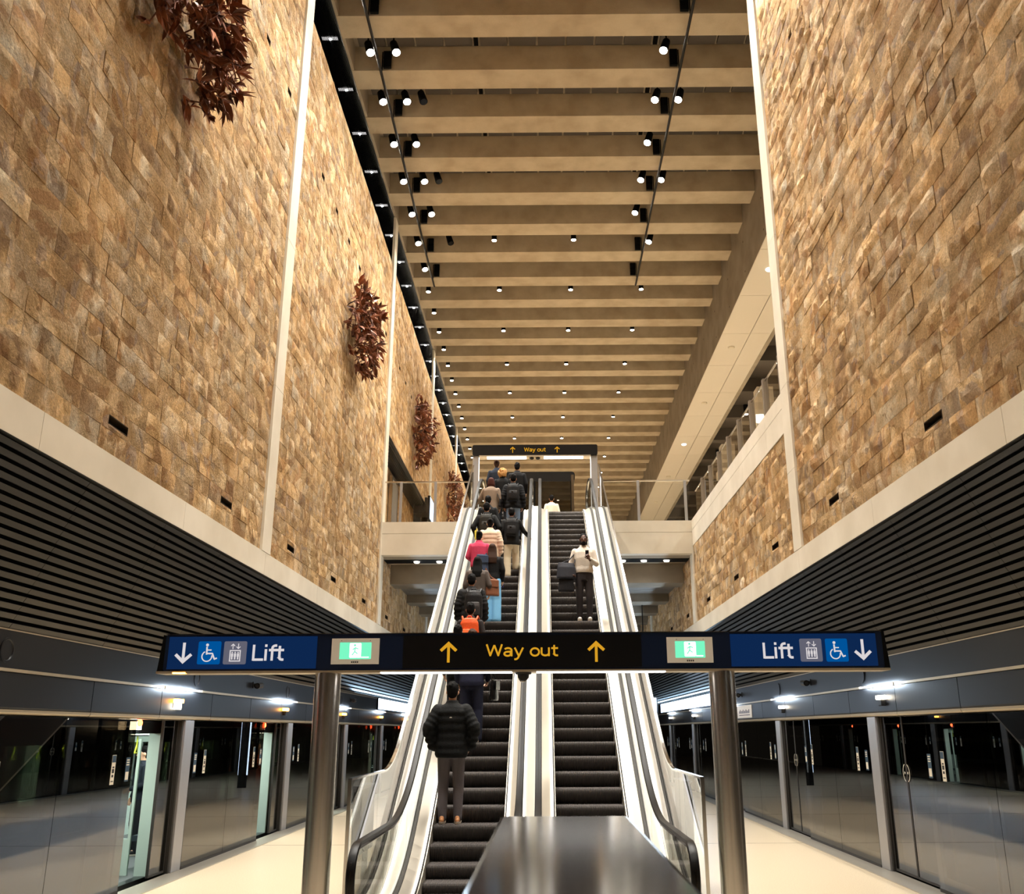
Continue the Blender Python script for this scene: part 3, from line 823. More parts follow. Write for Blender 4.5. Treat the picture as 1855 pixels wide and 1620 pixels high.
# ------------------------------------------------------------------ train at the left platform
XT = -5.80
tr = thing('train', (XT, 14, 0), 'dark metro train standing behind the left platform glass with its lit doorways open', 'train')
TB = mat('train_body', (40, 42, 44), 0.3, 0.4); TW_ = mat('train_white', (206, 222, 212), 0.45); TF = mat('train_floor', (96, 98, 100), 0.5); TS = mat('train_seat', (34, 44, 52), 0.8); TY = mat('train_yellow', (198, 206, 60), 0.4)
win = None; jmb = None
for k in range(-3, 7):
    yo = 14.8 + PSD * k - 1.78; y1 = yo - 0.02; y2 = yo + 1.58
    a_ = yo - PSD + 1.58
    m = MB()
    m.box(XT - 0.12, XT, a_ + 0.06, y1 - 0.06, -0.6, 0.82); m.box(XT - 0.12, XT, a_ + 0.06, y1 - 0.06, 1.86, 2.3)
    nwin = 3; ww = (y1 - a_ - 0.26) / nwin
    for q in range(nwin):
        m.box(XT - 0.12, XT, a_ + 0.06 + q * ww, a_ + 0.06 + q * ww + 0.14, 0.82, 1.86)
        if win is None:
            g = MB(); g.box(XT - 0.05, XT - 0.04, a_ + 0.20 + q * ww, a_ + 0.06 + (q + 1) * ww, 0.82, 1.86); win = g.build('window', M['glass_train'], tr); w0 = a_ + q * ww
        else:
            c = win.copy(); COL.objects.link(c); c.parent = tr; c.location.y += a_ + q * ww - w0
    m.box(XT - 0.12, XT, y1 - 0.20, y1 - 0.06, 0.82, 1.86)
    m.box(XT - 0.12, XT, y1 - 0.06, y2 + 0.06, 1.98, 2.3); m.box(XT - 0.12, XT + 0.02, y1 - 0.06, y2 + 0.06, -0.6, 0.0)
    m.build('side_panel', TB, tr)
    for jy0, jy1 in ((y1 - 0.06, y1), (y2, y2 + 0.06)):
        g = MB(); g.box(XT - 0.17, XT + 0.01, jy0, jy1, 0.0, 1.98); g.build('door_jamb', TW_, tr)
    g = MB(); g.box(XT - 0.95, XT - 0.30, y2 + 0.06, y2 + 0.10, 0.0, 0.5); g.box(XT - 0.34, XT - 0.30, y2 + 0.06, y2 + 0.10, 0.5, 1.9); g.build('draught_screen', TW_, tr)
m = MB(); m.box(XT - 2.75, XT - 0.12, -8, 46, -0.06, 0.0); m.build('cabin_floor', TF, tr)
m = MB(); m.box(XT - 2.75, XT - 0.0, -8, 46, 2.15, 2.3); m.build('cabin_ceiling', TW_, tr)
m = MB(); m.box(XT - 2.85, XT - 2.75, -8, 46, -0.6, 0.85); m.box(XT - 2.85, XT - 2.75, -8, 46, 1.8, 2.3)
for k in range(16): m.box(XT - 2.85, XT - 2.75, -2 + k * 3, -1.2 + k * 3, 0.85, 1.8)
m.build('far_side_panel', TW_, tr)
for k in range(16):
    m = MB(); m.box(XT - 2.80, XT - 2.79, -1.2 + k * 3, 1 + k * 3, 0.85, 1.8); m.build('far_window', M['glass_train'], tr)
TL = emit('train_light', (226, 255, 240), 7)
for x in (XT - 0.75, XT - 2.0):
    m = MB(); m.box(x - 0.06, x + 0.06, -8, 46, 2.14, 2.149); m.build('ceiling_light', TL, tr)
for k in range(-2, 7):
    yk = 14.8 + PSD * k
    for d in (-2.13, -0.1):
        m = MB(); m.tube((XT - 0.55, yk + d, 0.0), (XT - 0.55, yk + d, 2.15), 0.02); m.build('grab_pole', M['black_metal'], tr)
        m = MB(); m.tube((XT - 1.4, yk + d + .3, 0.0), (XT - 1.4, yk + d + .3, 2.15), 0.02); m.build('grab_pole', M['black_metal'], tr)
    m = MB(); m.tube((XT - 0.75, yk - 5.5, 1.95), (XT - 0.75, yk - 1.2, 1.95), 0.018); rail_ = m.build('overhead_rail', M['chrome'], tr)
    for q in range(7):
        yo = yk - 5.2 + q * 0.6
        m = MB(); m.path([(XT - 0.75, yo, 1.94), (XT - 0.75, yo, 1.80), (XT - 0.75, yo - 0.06, 1.68), (XT - 0.75, yo + 0.06, 1.68), (XT - 0.75, yo, 1.80)], 0.011, 6); o = m.build('strap_handle', TY, tr)
    m = MB(); m.path([(XT - 0.16, yk - 4.7, 0.1), (XT - 0.16, yk - 4.6, 1.0), (XT - 0.16, yk - 4.52, 1.6)], 0.018); m.build('grab_bar', TY, tr)
    ya = yk - 5.3
    m = MB(); m.box(XT - 0.62, XT - 0.14, ya, ya + 3.0, 0.38, 0.46); m.box(XT - 0.24, XT - 0.14, ya, ya + 3.0, 0.46, 0.85); m.build('bench_seat', TS, tr)
    m = MB(); m.box(XT - 2.73, XT - 2.25, ya, ya + 3.0, 0.38, 0.46); m.box(XT - 2.73, XT - 2.62, ya, ya + 3.0, 0.46, 0.85); m.build('bench_seat', TS, tr)

# lit totem under the concourse, seen mirrored in the platform glass
t = thing('light_totem', (0.25, 36.5, 0), 'black totem with a vertical white light strip, seen mirrored in the platform glass', 'totem')
m = MB(); m.box(0.10, 0.40, 36.42, 36.58, 0.0, 2.45); m.build('totem_body', M['black_metal'], t, bevel=0.01)
for x in (0.09, 0.41):
    m = MB(); m.box(x - 0.01, x + 0.01, 36.45, 36.55, 0.45, 2.35); m.build('light_strip', M['led_cool'], t)
# ------------------------------------------------------------------ escalators
SL = 0.605
def nose(y): return 2.866 + SL * (y - 16.97)         # step nosing line
Y_LO, Y_HI = 12.233, 25.457                           # where the incline meets both landings
def curve(y, r=1.0):
    """nosing line rounded into the landings"""
    def soft(u):   # smooth max(u,0)
        if u < -r: return 0.0
        if u > r: return u
        return (u + r) ** 2 / (4 * r)
    return SL * (soft(y - Y_LO) - soft(y - Y_HI))
def cpath(y0, y1, h, n=70):
    return [(y0 + (y1 - y0) * i / n, curve(y0 + (y1 - y0) * i / n) + h) for i in range(n + 1)]

def step_mesh(hw):
    m = MB()
    # tread and riser in their own frame, nosing at the origin
    m.box(-hw, hw, 0.03, 0.40, -0.045, -0.0)
    # curved riser below the nosing, ribbed by the material
    pr = [(0.035, 0.0), (0.0, -0.003), (-0.012, -0.022), (-0.016, -0.045), (-0.012, -0.075), (0.002, -0.105), (0.022, -0.135), (0.046, -0.165), (0.072, -0.20)]
    pr2 = pr + [(0.16, -0.22), (0.10, -0.02)]
    m.prism([(u, v) for u, v in pr2], 'X', -hw, hw)
    return m
def handrail_path(ya, yb):
    p = [(yy, z) for yy, z in cpath(ya, yb, 1.0, 90)]
    r = 0.30
    z0 = 1.0; za = p[0][1]
    lo = [(ya - r * sin(a), z0 - r + r * cos(a)) for a in [pi * 0.93 * j / 12 for j in range(12, 0, -1)]]
    zb = p[-1][1]
    hi = [(yb + r * sin(a), zb - r + r * cos(a)) for a in [pi * 0.93 * j / 12 for j in range(1, 13)]]
    return lo + p + hi

def escalator(cx, label, outer):
    t = thing('escalator', (cx, 9.0, 0), label, 'escalator')
    hw = 0.475
    # steps: every one a part sharing one mesh
    base = step_mesh(hw)
    y = 16.975 - 0.3466 * 15
    first = None; rise = 0.3466 * SL
    k = 0
    while y < 26.6:
        z = curve(y, 0.75)
        if y < 10.9: y += 0.3466; continue
        if first is None:
            base.v = [(p[0] + cx, p[1] + 9.0, p[2]) for p in base.v]; first = base.build('step', [M['step']], t); first.location = (0, y - 9.0, z)
        else:
            c = first.copy(); COL.objects.link(c); c.parent = t; c.location = (0, y - 9.0, z)
        y += 0.3466
    # comb plates
    m = MB(); m.box(cx - 0.72, cx + 0.72, 8.6, 10.95, 0.0, 0.012); m.box(cx - hw, cx + hw, 10.95, 11.15, 0.0, 0.02)
    m.box(cx - 0.72, cx + 0.72, 26.55, 27.25, LAND - 0.03, LAND); m.build('comb_plate', M['step_edge'], t)
    for s in (-1, 1):
        # skirt beside the steps
        m = MB(); m.sweep([(-0.006, -0.30), (0.006, -0.30), (0.006, 0.055), (-0.006, 0.055)], cpath(9.4, 27.0, 0), cx + s * (hw + 0.012)); m.build('skirt', M['deck_grey'], t)
        m = MB(); m.sweep([(-0.005, 0.0), (0.005, 0.0), (0.005, 0.035), (-0.005, 0.035)], cpath(9.6, 26.8, 0.05), cx + s * (hw + 0.03)); m.build('brush_strip', M['gasket'], t)
        m = MB(); m.sweep([(-0.014, 0.0), (0.014, 0.0), (0.014, 0.018), (-0.014, 0.018)], cpath(9.9, 26.6, 0.075), cx + s * (hw + 0.052)); m.build('skirt_light', M['led_skirt'], t)
        # inner deck
        q = [(s * 0.0, -0.06), (s * 0.0, 0.0), (s * 0.13, 0.06), (s * 0.13, -0.06)]
        if s < 0: q = q[::-1]
        m = MB(); m.sweep(q, cpath(9.5, 27.0, 0.075), cx + s * (hw + 0.07)); m.build('inner_deck', M['deck_grey'], t)
        m = MB(); m.sweep([(-0.018, -0.02), (0.018, -0.02), (0.018, 0.03), (-0.018, 0.03)], cpath(9.4, 27.1, 0.13), cx + s * (hw + 0.222)); m.build('glass_gasket', M['gasket'], t)
        # glass balustrade in panels
        gx = cx + s * 0.715
        ys = [9.25, 10.9, 12.6, 15.0, 17.4, 19.8, 22.2, 24.6, 26.4, 27.6]
        for a_, b_ in zip(ys, ys[1:]):
            p0 = cpath(a_ + 0.004, b_ - 0.004, 0.14, 12); p1 = cpath(a_ + 0.004, b_ - 0.004, 0.93, 12)
            if a_ == ys[0]:
                p0 = [(9.05, 0.35), (9.0, 0.6), (9.06, 0.83)] + p1[:1] ; p1f = None
                poly = [(9.3, 0.10), (9.05, 0.30), (8.98, 0.62), (9.08, 0.86)] + cpath(9.28, b_ - 0.004, 0.93, 8) + cpath(9.3, b_ - 0.004, 0.10, 8)[::-1]
            else:
                poly = p1 + p0[::-1]
            m = MB(); m.prism(poly, 'X', gx - 0.006, gx + 0.006); m.build('balustrade_glass', M['glass_rail'], t)
        # handrail on its chrome guide
        hp = handrail_path(9.35, 27.35)
        m = MB(); m.sweep([(-0.024, -0.055), (0.024, -0.055), (0.024, -0.022), (-0.024, -0.022)], hp, cx + s * 0.715); m.build('handrail_guide', M['chrome'], t)
        sec = [(-0.028, -0.03), (-0.040, -0.022), (-0.043, -0.004), (-0.034, 0.010), (0, 0.014), (0.034, 0.010), (0.043, -0.004), (0.040, -0.022), (0.028, -0.03), (0.026, -0.02), (-0.026, -0.02)]
        m = MB(); m.sweep(sec, hp, cx + s * 0.715); m.build('handrail', M['rubber'], t, smooth='auto')
        # dotted light row and outer deck
        if s == outer:
            q = [(0.0, -0.2), (0.0, 0.0), (s * 0.31, 0.0), (s * 0.31, -0.2)]
            if s < 0: q = q[::-1]
            m = MB(); m.sweep(q, cpath(9.4, 27.2, 0.16), cx + s * 0.735); m.build('outer_deck', M['deck'], t)
            m = MB(); m.sweep([(-0.01, 0.0), (0.01, 0.0), (0.01, 0.02), (-0.01, 0.02)], cpath(9.6, 27.0, 0.165), cx + s * 0.745); m.build('deck_light', M['led_deck'], t)
            m = MB(); m.sweep([(-0.012, -0.02), (0.012, -0.02), (0.012, 0.03), (-0.012, 0.03)], cpath(9.4, 27.2, 0.16), cx + s * 1.045); m.build('deck_gasket', M['gasket'], t)
            q = [(0.0, -1.0), (0.0, 0.0), (s * 0.10, 0.0), (s * 0.10, -1.0)]
            if s < 0: q = q[::-1]
            pp = [(yy, max(z, 0.16)) for yy, z in cpath(10.4, 27.2, 0.16)]
            m = MB()
            vs = []; n = len(pp)
            xa, xb = cx + s * 1.08, cx + s * 1.16
            for i in range(n - 1):
                (ya, za), (yb, zb) = pp[i], pp[i + 1]
                la, lb = max(0.0, za - 1.25), max(0.0, zb - 1.25)
                x0, x1 = sorted((xa, xb))
                m.hexa([(x0, ya, la), (x1, ya, la), (x1, yb, lb), (x0, yb, lb), (x0, ya, za), (x1, ya, za), (x1, yb, zb), (x0, yb, zb)])
            m.build('side_cladding', mat('bronze_cladding', (58, 52, 46), 0.4, 0.6) if 'bronze_cladding' not in bpy.data.materials else bpy.data.materials['bronze_cladding'], t)
            m = MB()
            for i in range(n - 1):
                (ya, za), (yb, zb) = pp[i], pp[i + 1]
                if za < 1.35: continue
                x0, x1 = sorted((cx - s * 0.75, xb))
                m.hexa([(x0, ya, za - 1.29), (x1, ya, za - 1.29), (x1, yb, zb - 1.29), (x0, yb, zb - 1.29), (x0, ya, za - 1.25), (x1, ya, za - 1.25), (x1, yb, zb - 1.25), (x0, yb, zb - 1.25)])
            m.build('truss_soffit', M['deck_grey'], t)
    return t
CL, CR = -1.035, 0.635
escalator(CL, 'left escalator carrying the queue of people up to the concourse', -1)
escalator(CR, 'right escalator with the man in the white shirt on it, mostly empty', +1)
# cover between the two machines
t = thing('centre_deck', (-0.2, 9.2, 0), 'glowing white cover strip running up between the two escalators', 'deck')
xa, xb = CL + 0.735, CR - 0.735
m = MB(); m.sweep([(xa - (-0.2), -0.25), (xb - (-0.2), -0.25), (xb - (-0.2), 0.0), (xa - (-0.2), 0.0)], cpath(9.2, 27.1, 0.20), -0.2); m.build('cover', M['deck'], t)
for x in (xa + 0.016, xb - 0.016):
    m = MB(); m.sweep([(-0.01, 0.0), (0.01, 0.0), (0.01, 0.02), (-0.01, 0.02)], cpath(9.5, 26.9, 0.20), x); m.build('cover_light', M['led_skirt'], t)

# glass safety barriers outside both machines
for X, s, nm in ((-2.10, -1, 'left'), (1.70, 1, 'right')):
    t = thing('glass_barrier', (X, 10.6, 0), f'clear glass safety barrier with steel top rail along the {nm} side of the escalators', 'barrier')
    OFF = 0.75; FLAT = 1.50
    def bz(y):
        u = (nose(y) + OFF) - FLAT; r = 0.45
        return FLAT + (0 if u < -r else (u if u > r else (u + r) ** 2 / (4 * r)))
    ys = [10.6 + 0.12 * i for i in range(int((27.1 - 10.6) / 0.12) + 1)]
    top = [(y, bz(y)) for y in ys]
    m = MB(); m.sweep([(-0.022, -0.012), (0.022, -0.012), (0.022, 0.012), (-0.022, 0.012)], top, X); m.build('top_rail', M['chrome'], t)
    m = MB(); m.box(X - 0.02, X + 0.02, 10.58, 10.62, 0.0, 1.5); m.build('end_post', M['chrome'], t)
    cuts = [10.64, 12.4, 14.4, 16.6, 18.8, 21.0, 23.2, 25.2, 27.05]
    for a_, b_ in zip(cuts, cuts[1:]):
        n = 10
        tp = [(a_ + 0.006 + (b_ - a_ - 0.012) * i / n, bz(a_ + 0.006 + (b_ - a_ - 0.012) * i / n) - 0.013) for i in range(n + 1)]
        bt = [(y, max(0.02, curve(y) + 0.17)) for y, z in tp]
        m = MB(); m.prism(tp + bt[::-1], 'X', X - 0.006, X + 0.006); m.build('barrier_glass', M['glass'], t)
    m = MB(); m.box(X - 0.012, X + 0.012, 10.63, 12.2, 0.0, 0.022); m.build('base_shoe', M['steel'], t)
    # dark cabinet standing behind the barrier
    Xc = X + s * 0.17; yc = 12.4 if s < 0 else 13.3
    t = thing('control_cabinet', (Xc, yc, 0), f'black metal cabinet standing just outside the {nm} glass barrier', 'cabinet')
    m = MB(); m.box(Xc - 0.055, Xc + 0.055, yc - 0.45, yc + 0.45, 0.58, 1.33); m.build('cabinet_body', M['black_metal'], t, bevel=0.01)
    m = MB(); m.box(Xc - 0.062, Xc + 0.062, yc - 0.46, yc + 0.46, 1.33, 1.355); m.build('cabinet_top', M['header'], t)
    m = MB(); m.box(Xc - 0.04, Xc + 0.04, yc - 0.20, yc + 0.20, 0.02, 0.58); m.box(Xc - 0.055, Xc + 0.055, yc - 0.35, yc + 0.35, 0.0, 0.02); m.build('pedestal', M['steel'], t)
    m = MB(); m.box(Xc - 0.045, Xc + 0.045, yc - 0.456, yc - 0.45, 0.62, 1.29); m.build('cabinet_door', M['rib_metal'], t)
# ------------------------------------------------------------------ lettering
def stroke(m, pts, w, y, t):
    """flat ribbon of width w along a polyline with mitred corners"""
    n = len(pts); L_ = []; R_ = []
    for i, p in enumerate(pts):
        p = Vector(p)
        d0 = (p - Vector(pts[i - 1])).normalized() if i > 0 else None
        d1 = (Vector(pts[i + 1]) - p).normalized() if i < n - 1 else None
        d = d1 if d0 is None else (d0 if d1 is None else (d0 + d1).normalized())
        nn = Vector((-d.y, d.x)); k = 1.0
        if d0 is not None and d1 is not None: k = 1.0 / max(0.5, nn.dot(Vector((-d0.y, d0.x))))
        L_.append(p + nn * w * 0.5 * k); R_.append(p - nn * w * 0.5 * k)
    for i in range(n - 1):
        m.prism([tuple(L_[i]), tuple(L_[i + 1]), tuple(R_[i + 1]), tuple(R_[i])], 'Y', y, y + t)
def arc(cx, cz, rx, rz, a0, a1, n=10):
    return [(cx + rx * cos(radians(a0 + (a1 - a0) * i / n)), cz + rz * sin(radians(a0 + (a1 - a0) * i / n))) for i in range(n + 1)]
W_ = 0.152
GLYPH = {   # centre lines on a cap height of 1; advance width
    'W': ([[(0.05, 1.0), (0.26, 0.03)], [(0.24, 0.03), (0.47, 0.93)], [(0.47, 0.93), (0.70, 0.03)], [(0.68, 0.03), (0.89, 1.0)]], 0.95),
    'a': ([arc(0.27, 0.48, 0.20, 0.20, 150, 0, 10) + [(0.47, 0.0)], arc(0.25, 0.21, 0.18, 0.17, 400, 80, 14) + [(0.47, 0.40)]], 0.60),
    'y': ([[(0.04, 0.72), (0.27, 0.02)], [(0.50, 0.72), (0.27, 0.0), (0.20, -0.17), (0.12, -0.24), (0.02, -0.24)]], 0.55),
    'o': ([arc(0.30, 0.35, 0.23, 0.31, 0, 360, 24)], 0.60),
    'u': ([[(0.07, 0.72), (0.07, 0.27)] + arc(0.27, 0.26, 0.20, 0.20, 180, 350, 10), [(0.47, 0.72), (0.47, 0.0)]], 0.60),
    't': ([[(0.16, 0.92), (0.16, 0.20)] + arc(0.29, 0.20, 0.13, 0.14, 180, 275, 6) + [(0.37, 0.06)], [(0.0, 0.66), (0.37, 0.66)]], 0.42),
    'L': ([[(0.08, 1.0), (0.08, 0.0)], [(0.08, 0.065), (0.56, 0.065)]], 0.60),
    'i': ([[(0.07, 0.72), (0.07, 0.0)], [(0.07, 0.86), (0.07, 1.02)]], 0.22),
    'f': ([[(0.16, 0.0), (0.16, 0.74)] + arc(0.31, 0.78, 0.15, 0.16, 180, 95, 6) + [(0.38, 0.945)], [(0.0, 0.66), (0.36, 0.66)]], 0.36),
    ' ': ([], 0.30)}
def text_mesh(txt, x, z, width, height, ydepth, y, material, parent, name):
    """sign lettering in the XZ plane facing -Y; width of the word, z of the descender or base line, height from there to cap height"""
    desc = 0.30 if 'y' in txt else 0.0
    k = height / (1.0 + desc)
    total = sum(GLYPH[c][1] for c in txt) - 0.05; kx = width / total
    m = MB(); u = 0.0
    for c in txt:
        for pl in GLYPH[c][0]:
            stroke(m, [(x + (u + p[0]) * kx, z + (p[1] + desc) * k) for p in pl], W_ * k, y, ydepth)
        u += GLYPH[c][1]
    return m.build(name, material, parent)

def arrow(m, x, z, w, h, y, t, up=True):
    """plain sign arrow with an open head"""
    s = 1 if up else -1
    st = 0.17 * w * 0.9
    tip = z + (h if up else 0); tail = z + (0 if up else h)
    m.box(x - st / 2, x + st / 2, y, y + t, min(tip - s * st * 0.5, tail), max(tip - s * st * 0.5, tail))
    d = w / 2; th = st * 1.25
    for q in (-1, 1):
        p = [(x, tip), (x + q * d, tip - s * d * 0.92), (x + q * (d - th * .62), tip - s * (d * 0.92 + th * .62)), (x, tip - s * th * 1.25)]
        m.prism(p, 'Y', y, y + t)

def rbox(m, x0, x1, z0, z1, y0, y1, r):
    pts = []
    for cx_, cz_, a0 in ((x1 - r, z1 - r, 0), (x0 + r, z1 - r, pi / 2), (x0 + r, z0 + r, pi), (x1 - r, z0 + r, 1.5 * pi)):
        for j in range(5): pts.append((cx_ + r * cos(a0 + pi / 2 * j / 4), cz_ + r * sin(a0 + pi / 2 * j / 4)))
    m.prism(pts, 'Y', y0, y1)

def seg(m, a, b, w, y, t):
    a = Vector(a); b = Vector(b); d = (b - a).normalized(); n = Vector((-d.y, d.x)) * (w / 2)
    m.prism([tuple(a - n), tuple(b - n), tuple(b + n), tuple(a + n)], 'Y', y, y + t)

def wheelchair(m, x, z, s, y, t):
    """seated figure in a wheelchair inside a square of side s"""
    P = lambda u, v: (x + u * s, z + v * s)
    w = 0.062 * s
    m.prism([(P(0.40, 0.84)[0] + 0.065 * s * cos(i * pi / 6), P(0.40, 0.84)[1] + 0.065 * s * sin(i * pi / 6)) for i in range(12)], 'Y', y, y + t)
    seg(m, P(0.39, 0.76), P(0.40, 0.42), w * 1.1, y, t); seg(m, P(0.39, 0.47), P(0.66, 0.47), w, y, t)
    seg(m, P(0.40, 0.62), P(0.60, 0.62), w * .8, y, t)
    seg(m, P(0.65, 0.48), P(0.76, 0.22), w, y, t); seg(m, P(0.74, 0.22), P(0.87, 0.27), w, y, t)
    n = 22; r1, r2 = 0.245 * s, 0.195 * s; c = P(0.42, 0.35)
    for i in range(n):
        a = radians(118) + radians(252) * i / n; b = radians(118) + radians(252) * (i + 1) / n
        m.prism([(c[0] + r * cos(q), c[1] + r * sin(q)) for r, q in ((r1, a), (r1, b), (r2, b), (r2, a))], 'Y', y, y + t)

def lift_icon(mw, mg, x, z, s, y, t):
    """two arrows over a car with three riders"""
    P = lambda u, v: (x + u * s, z + v * s)
    arrow(mw, P(0.40, 0)[0], P(0, 0.66)[1], 0.20 * s, 0.24 * s, y, t, True)
    arrow(mw, P(0.64, 0)[0], P(0, 0.66)[1], 0.20 * s, 0.24 * s, y, t, False)
    a, b = P(0.27, 0.12), P(0.76, 0.62)
    w = 0.045 * s
    mw.box(a[0], b[0], y, y + t, b[1] - w, b[1]); mw.box(a[0], b[0], y, y + t, a[1], a[1] + w)
    mw.box(a[0], a[0] + w, y, y + t, a[1] + w, b[1] - w); mw.box(b[0] - w, b[0], y, y + t, a[1] + w, b[1] - w)
    for u in (0.385, 0.515, 0.645):
        c = P(u, 0.515)
        mw.prism([(c[0] + 0.03 * s * cos(i * pi / 5), c[1] + 0.03 * s * sin(i * pi / 5)) for i in range(10)], 'Y', y, y + t)
        mw.box(c[0] - 0.045 * s, c[0] + 0.045 * s, y, y + t, P(0, 0.33)[1], P(0, 0.475)[1]); mw.box(c[0] - 0.03 * s, c[0] + 0.03 * s, y, y + t, P(0, 0.21)[1], P(0, 0.33)[1])

# ------------------------------------------------------------------ sign beam over the escalator entrance
YS = 8.95
g = thing('direction_sign', (-0.2, YS, 0), 'long dark sign beam on two steel pillars reading Lift and Way out with arrows', 'sign')
zb, zt = 2.548, 2.885
m = MB(); rbox(m, -3.60, 3.21, zb, zt, YS, YS + 0.24, 0.02); m.build('sign_body', M['navy'], g)
m = MB(); m.prism([(-3.655, zb), (-3.60, zb), (-3.60, zt - 0.004), (-3.625, zt)], 'Y', YS - 0.004, YS + 0.244); m.build('end_cap', M['black'], g)
m = MB(); m.prism([(3.21, zb), (3.262, zb), (3.235, zt), (3.21, zt - 0.004)], 'Y', YS - 0.004, YS + 0.244); m.build('end_cap', M['black'], g)
m = MB(); m.box(-3.60, 3.21, YS - 0.008, YS + 0.25, zt, zt + 0.008); m.build('top_edge', M['chrome'], g)
m = MB(); m.box(-3.66, 3.26, YS - 0.012, YS + 0.25, zb - 0.022, zb - 0.001); m.build('bottom_edge', M['rail'], g)
m = MB(); m.box(-1.54, -0.30, YS - 0.015, YS + 0.10, zb - 0.030, zb - 0.018); m.box(-0.07, 1.145, YS - 0.015, YS + 0.10, zb - 0.030, zb - 0.018); m.build('light_strip', M['led'], g)
m = MB(); m.box(-3.50, -3.38, YS - 0.016, YS + 0.02, zb - 0.024, zb - 0.012); m.build('marker_light', M['amber'], g)
for x0, x1, mt, nm in ((-3.565, -2.155, M['navy_glow'], 'lift_panel'), (1.77, 3.15, M['navy_glow'], 'lift_panel'), (-1.335, 0.925, M['sign_black'], 'way_out_panel')):
    m = MB(); m.box(x0, x1, YS - 0.006, YS, zb + 0.018, zt - 0.018); p = m.build(nm, mt, g)
    y1 = YS - 0.009; t_ = 0.003
    if nm == 'way_out_panel':
        text_mesh('Way out', -0.55, 2.636, 0.685, 0.146, 0.003, y1, M['yellow'], p, 'lettering')
        for xa in (-0.903, 0.497):
            m = MB(); arrow(m, xa, 2.615, 0.168, 0.196, y1, t_, True); m.build('arrow', M['yellow'], p)
    elif x0 < 0:
        text_mesh('Lift', -2.768, 2.641, 0.303, 0.148, 0.003, y1, M['sign_white'], p, 'lettering')
        m = MB(); arrow(m, -3.418, 2.615, 0.169, 0.197, y1, t_, False); m.build('arrow', M['sign_white'], p)
        m = MB(); rbox(m, -3.282, -3.066, 2.609, 2.823, y1, y1 + t_, 0.015); q = m.build('access_tile', M['icon_blue'], p)
        m = MB(); wheelchair(m, -3.282, 2.609, 0.214, y1 - 0.003, 0.003); m.build('access_symbol', M['sign_white'], p)
        m = MB(); rbox(m, -3.037, -2.820, 2.608, 2.822, y1, y1 + t_, 0.015); m.build('lift_tile', M['icon_grey'], p)
        m = MB(); lift_icon(m, None, -3.037, 2.608, 0.214, y1 - 0.003, 0.003); m.build('lift_symbol', M['sign_white'], p)
    else:
        text_mesh('Lift', 2.070, 2.638, 0.288, 0.146, 0.003, y1, M['sign_white'], p, 'lettering')
        m = MB(); arrow(m, 3.017, 2.616, 0.166, 0.196, y1, t_, False); m.build('arrow', M['sign_white'], p)
        m = MB(); rbox(m, 2.424, 2.632, 2.607, 2.820, y1, y1 + t_, 0.015); m.build('lift_tile', M['icon_grey'], p)
        m = MB(); lift_icon(m, None, 2.424, 2.607, 0.21, y1 - 0.003, 0.003); m.build('lift_symbol', M['sign_white'], p)
        m = MB(); rbox(m, 2.667, 2.876, 2.605, 2.819, y1, y1 + t_, 0.015); m.build('access_tile', M['icon_blue'], p)
        m = MB(); wheelchair(m, 2.667, 2.605, 0.21, y1 - 0.003, 0.003); m.build('access_symbol', M['sign_white'], p)
for x0, x1, z0, z1, side in ((-2.013, -1.560, 2.604, 2.843, 'left'), (1.166, 1.600, 2.602, 2.840, 'right')):
    m = MB(); m.box(x0, x1, YS - 0.014, YS, z0, z1); p = m.build('exit_light', M['exit_frame'], g); p['label'] = f'white framed green exit light at the {side} of the sign beam'
    gx0, gx1, gz0, gz1 = x0 + 0.078, x1 - 0.075, z0 + 0.046, z1 - 0.038
    m = MB(); m.box(gx0, gx1, YS - 0.017, YS - 0.014, gz0, gz1); m.build('exit_face', M['exit_green'], p)
    cxm = (gx0 + gx1) / 2; y1 = YS - 0.019
    m = MB(); rbox(m, cxm - 0.055, cxm + 0.055, gz0 + 0.012, gz1 - 0.006, y1, y1 + 0.002, 0.01)
    m.box(cxm + 0.055, gx1 - 0.02, y1, y1 + 0.002, gz0 + 0.012, gz0 + 0.022); m.build('exit_doorway', M['exit_white'], p)
    m = MB(); b = y1 - 0.002
    m.prism([(cxm - 0.006 + 0.011 * cos(i * pi / 5), gz1 - 0.026 + 0.011 * sin(i * pi / 5)) for i in range(10)], 'Y', b, b + 0.002)
    for a_, c_ in (((0, -.045), (-.006, -.085)), ((-.006, -.085), (.022, -.105)), ((-.006, -.085), (-.03, -.12)), ((0, -.05), (.028, -.062)), ((0, -.05), (-.026, -.068))):
        seg(m, (cxm + a_[0], gz1 + a_[1]), (cxm + c_[0], gz1 + c_[1]), 0.010, b, 0.002)
    m.build('exit_figure', M['exit_green'], p)
    m = MB()
    for q in range(4): m.box(cxm - 0.035 + q * 0.018, cxm - 0.023 + q * 0.018, YS - 0.016, YS - 0.014, z0 + 0.012, z0 + 0.026)
    for xx in (x0 + .09, x1 - .09): m.box(xx, xx + .006, YS - 0.016, YS - 0.014, z1 - 0.024, z1 - 0.018)
    m.build('exit_small_print', M['ink'], p)
m = MB(); m.lathe([(0.078, zb - 0.022), (0.074, zb - 0.040), (0.055, zb - 0.043)], (-0.195, YS + 0.07, 0), n=20); dm = m.build('dome_base', M['black_metal'], g, smooth='auto')
m = MB(); m.lathe([(0.055, zb - 0.040), (0.052, zb - 0.072), (0.032, zb - 0.098), (0.0, zb - 0.106)], (-0.195, YS + 0.07, 0), n=20); m.build('dome_camera', M['rubber'], dm, smooth='auto')
m = MB(); m.path([(-0.235, YS + .03, zb - .085), (-0.215, YS + .02, zb - .108), (-0.185, YS + .02, zb - .110), (-0.16, YS + .03, zb - .09)], 0.006); m.build('dome_lens', M['chrome'], dm)
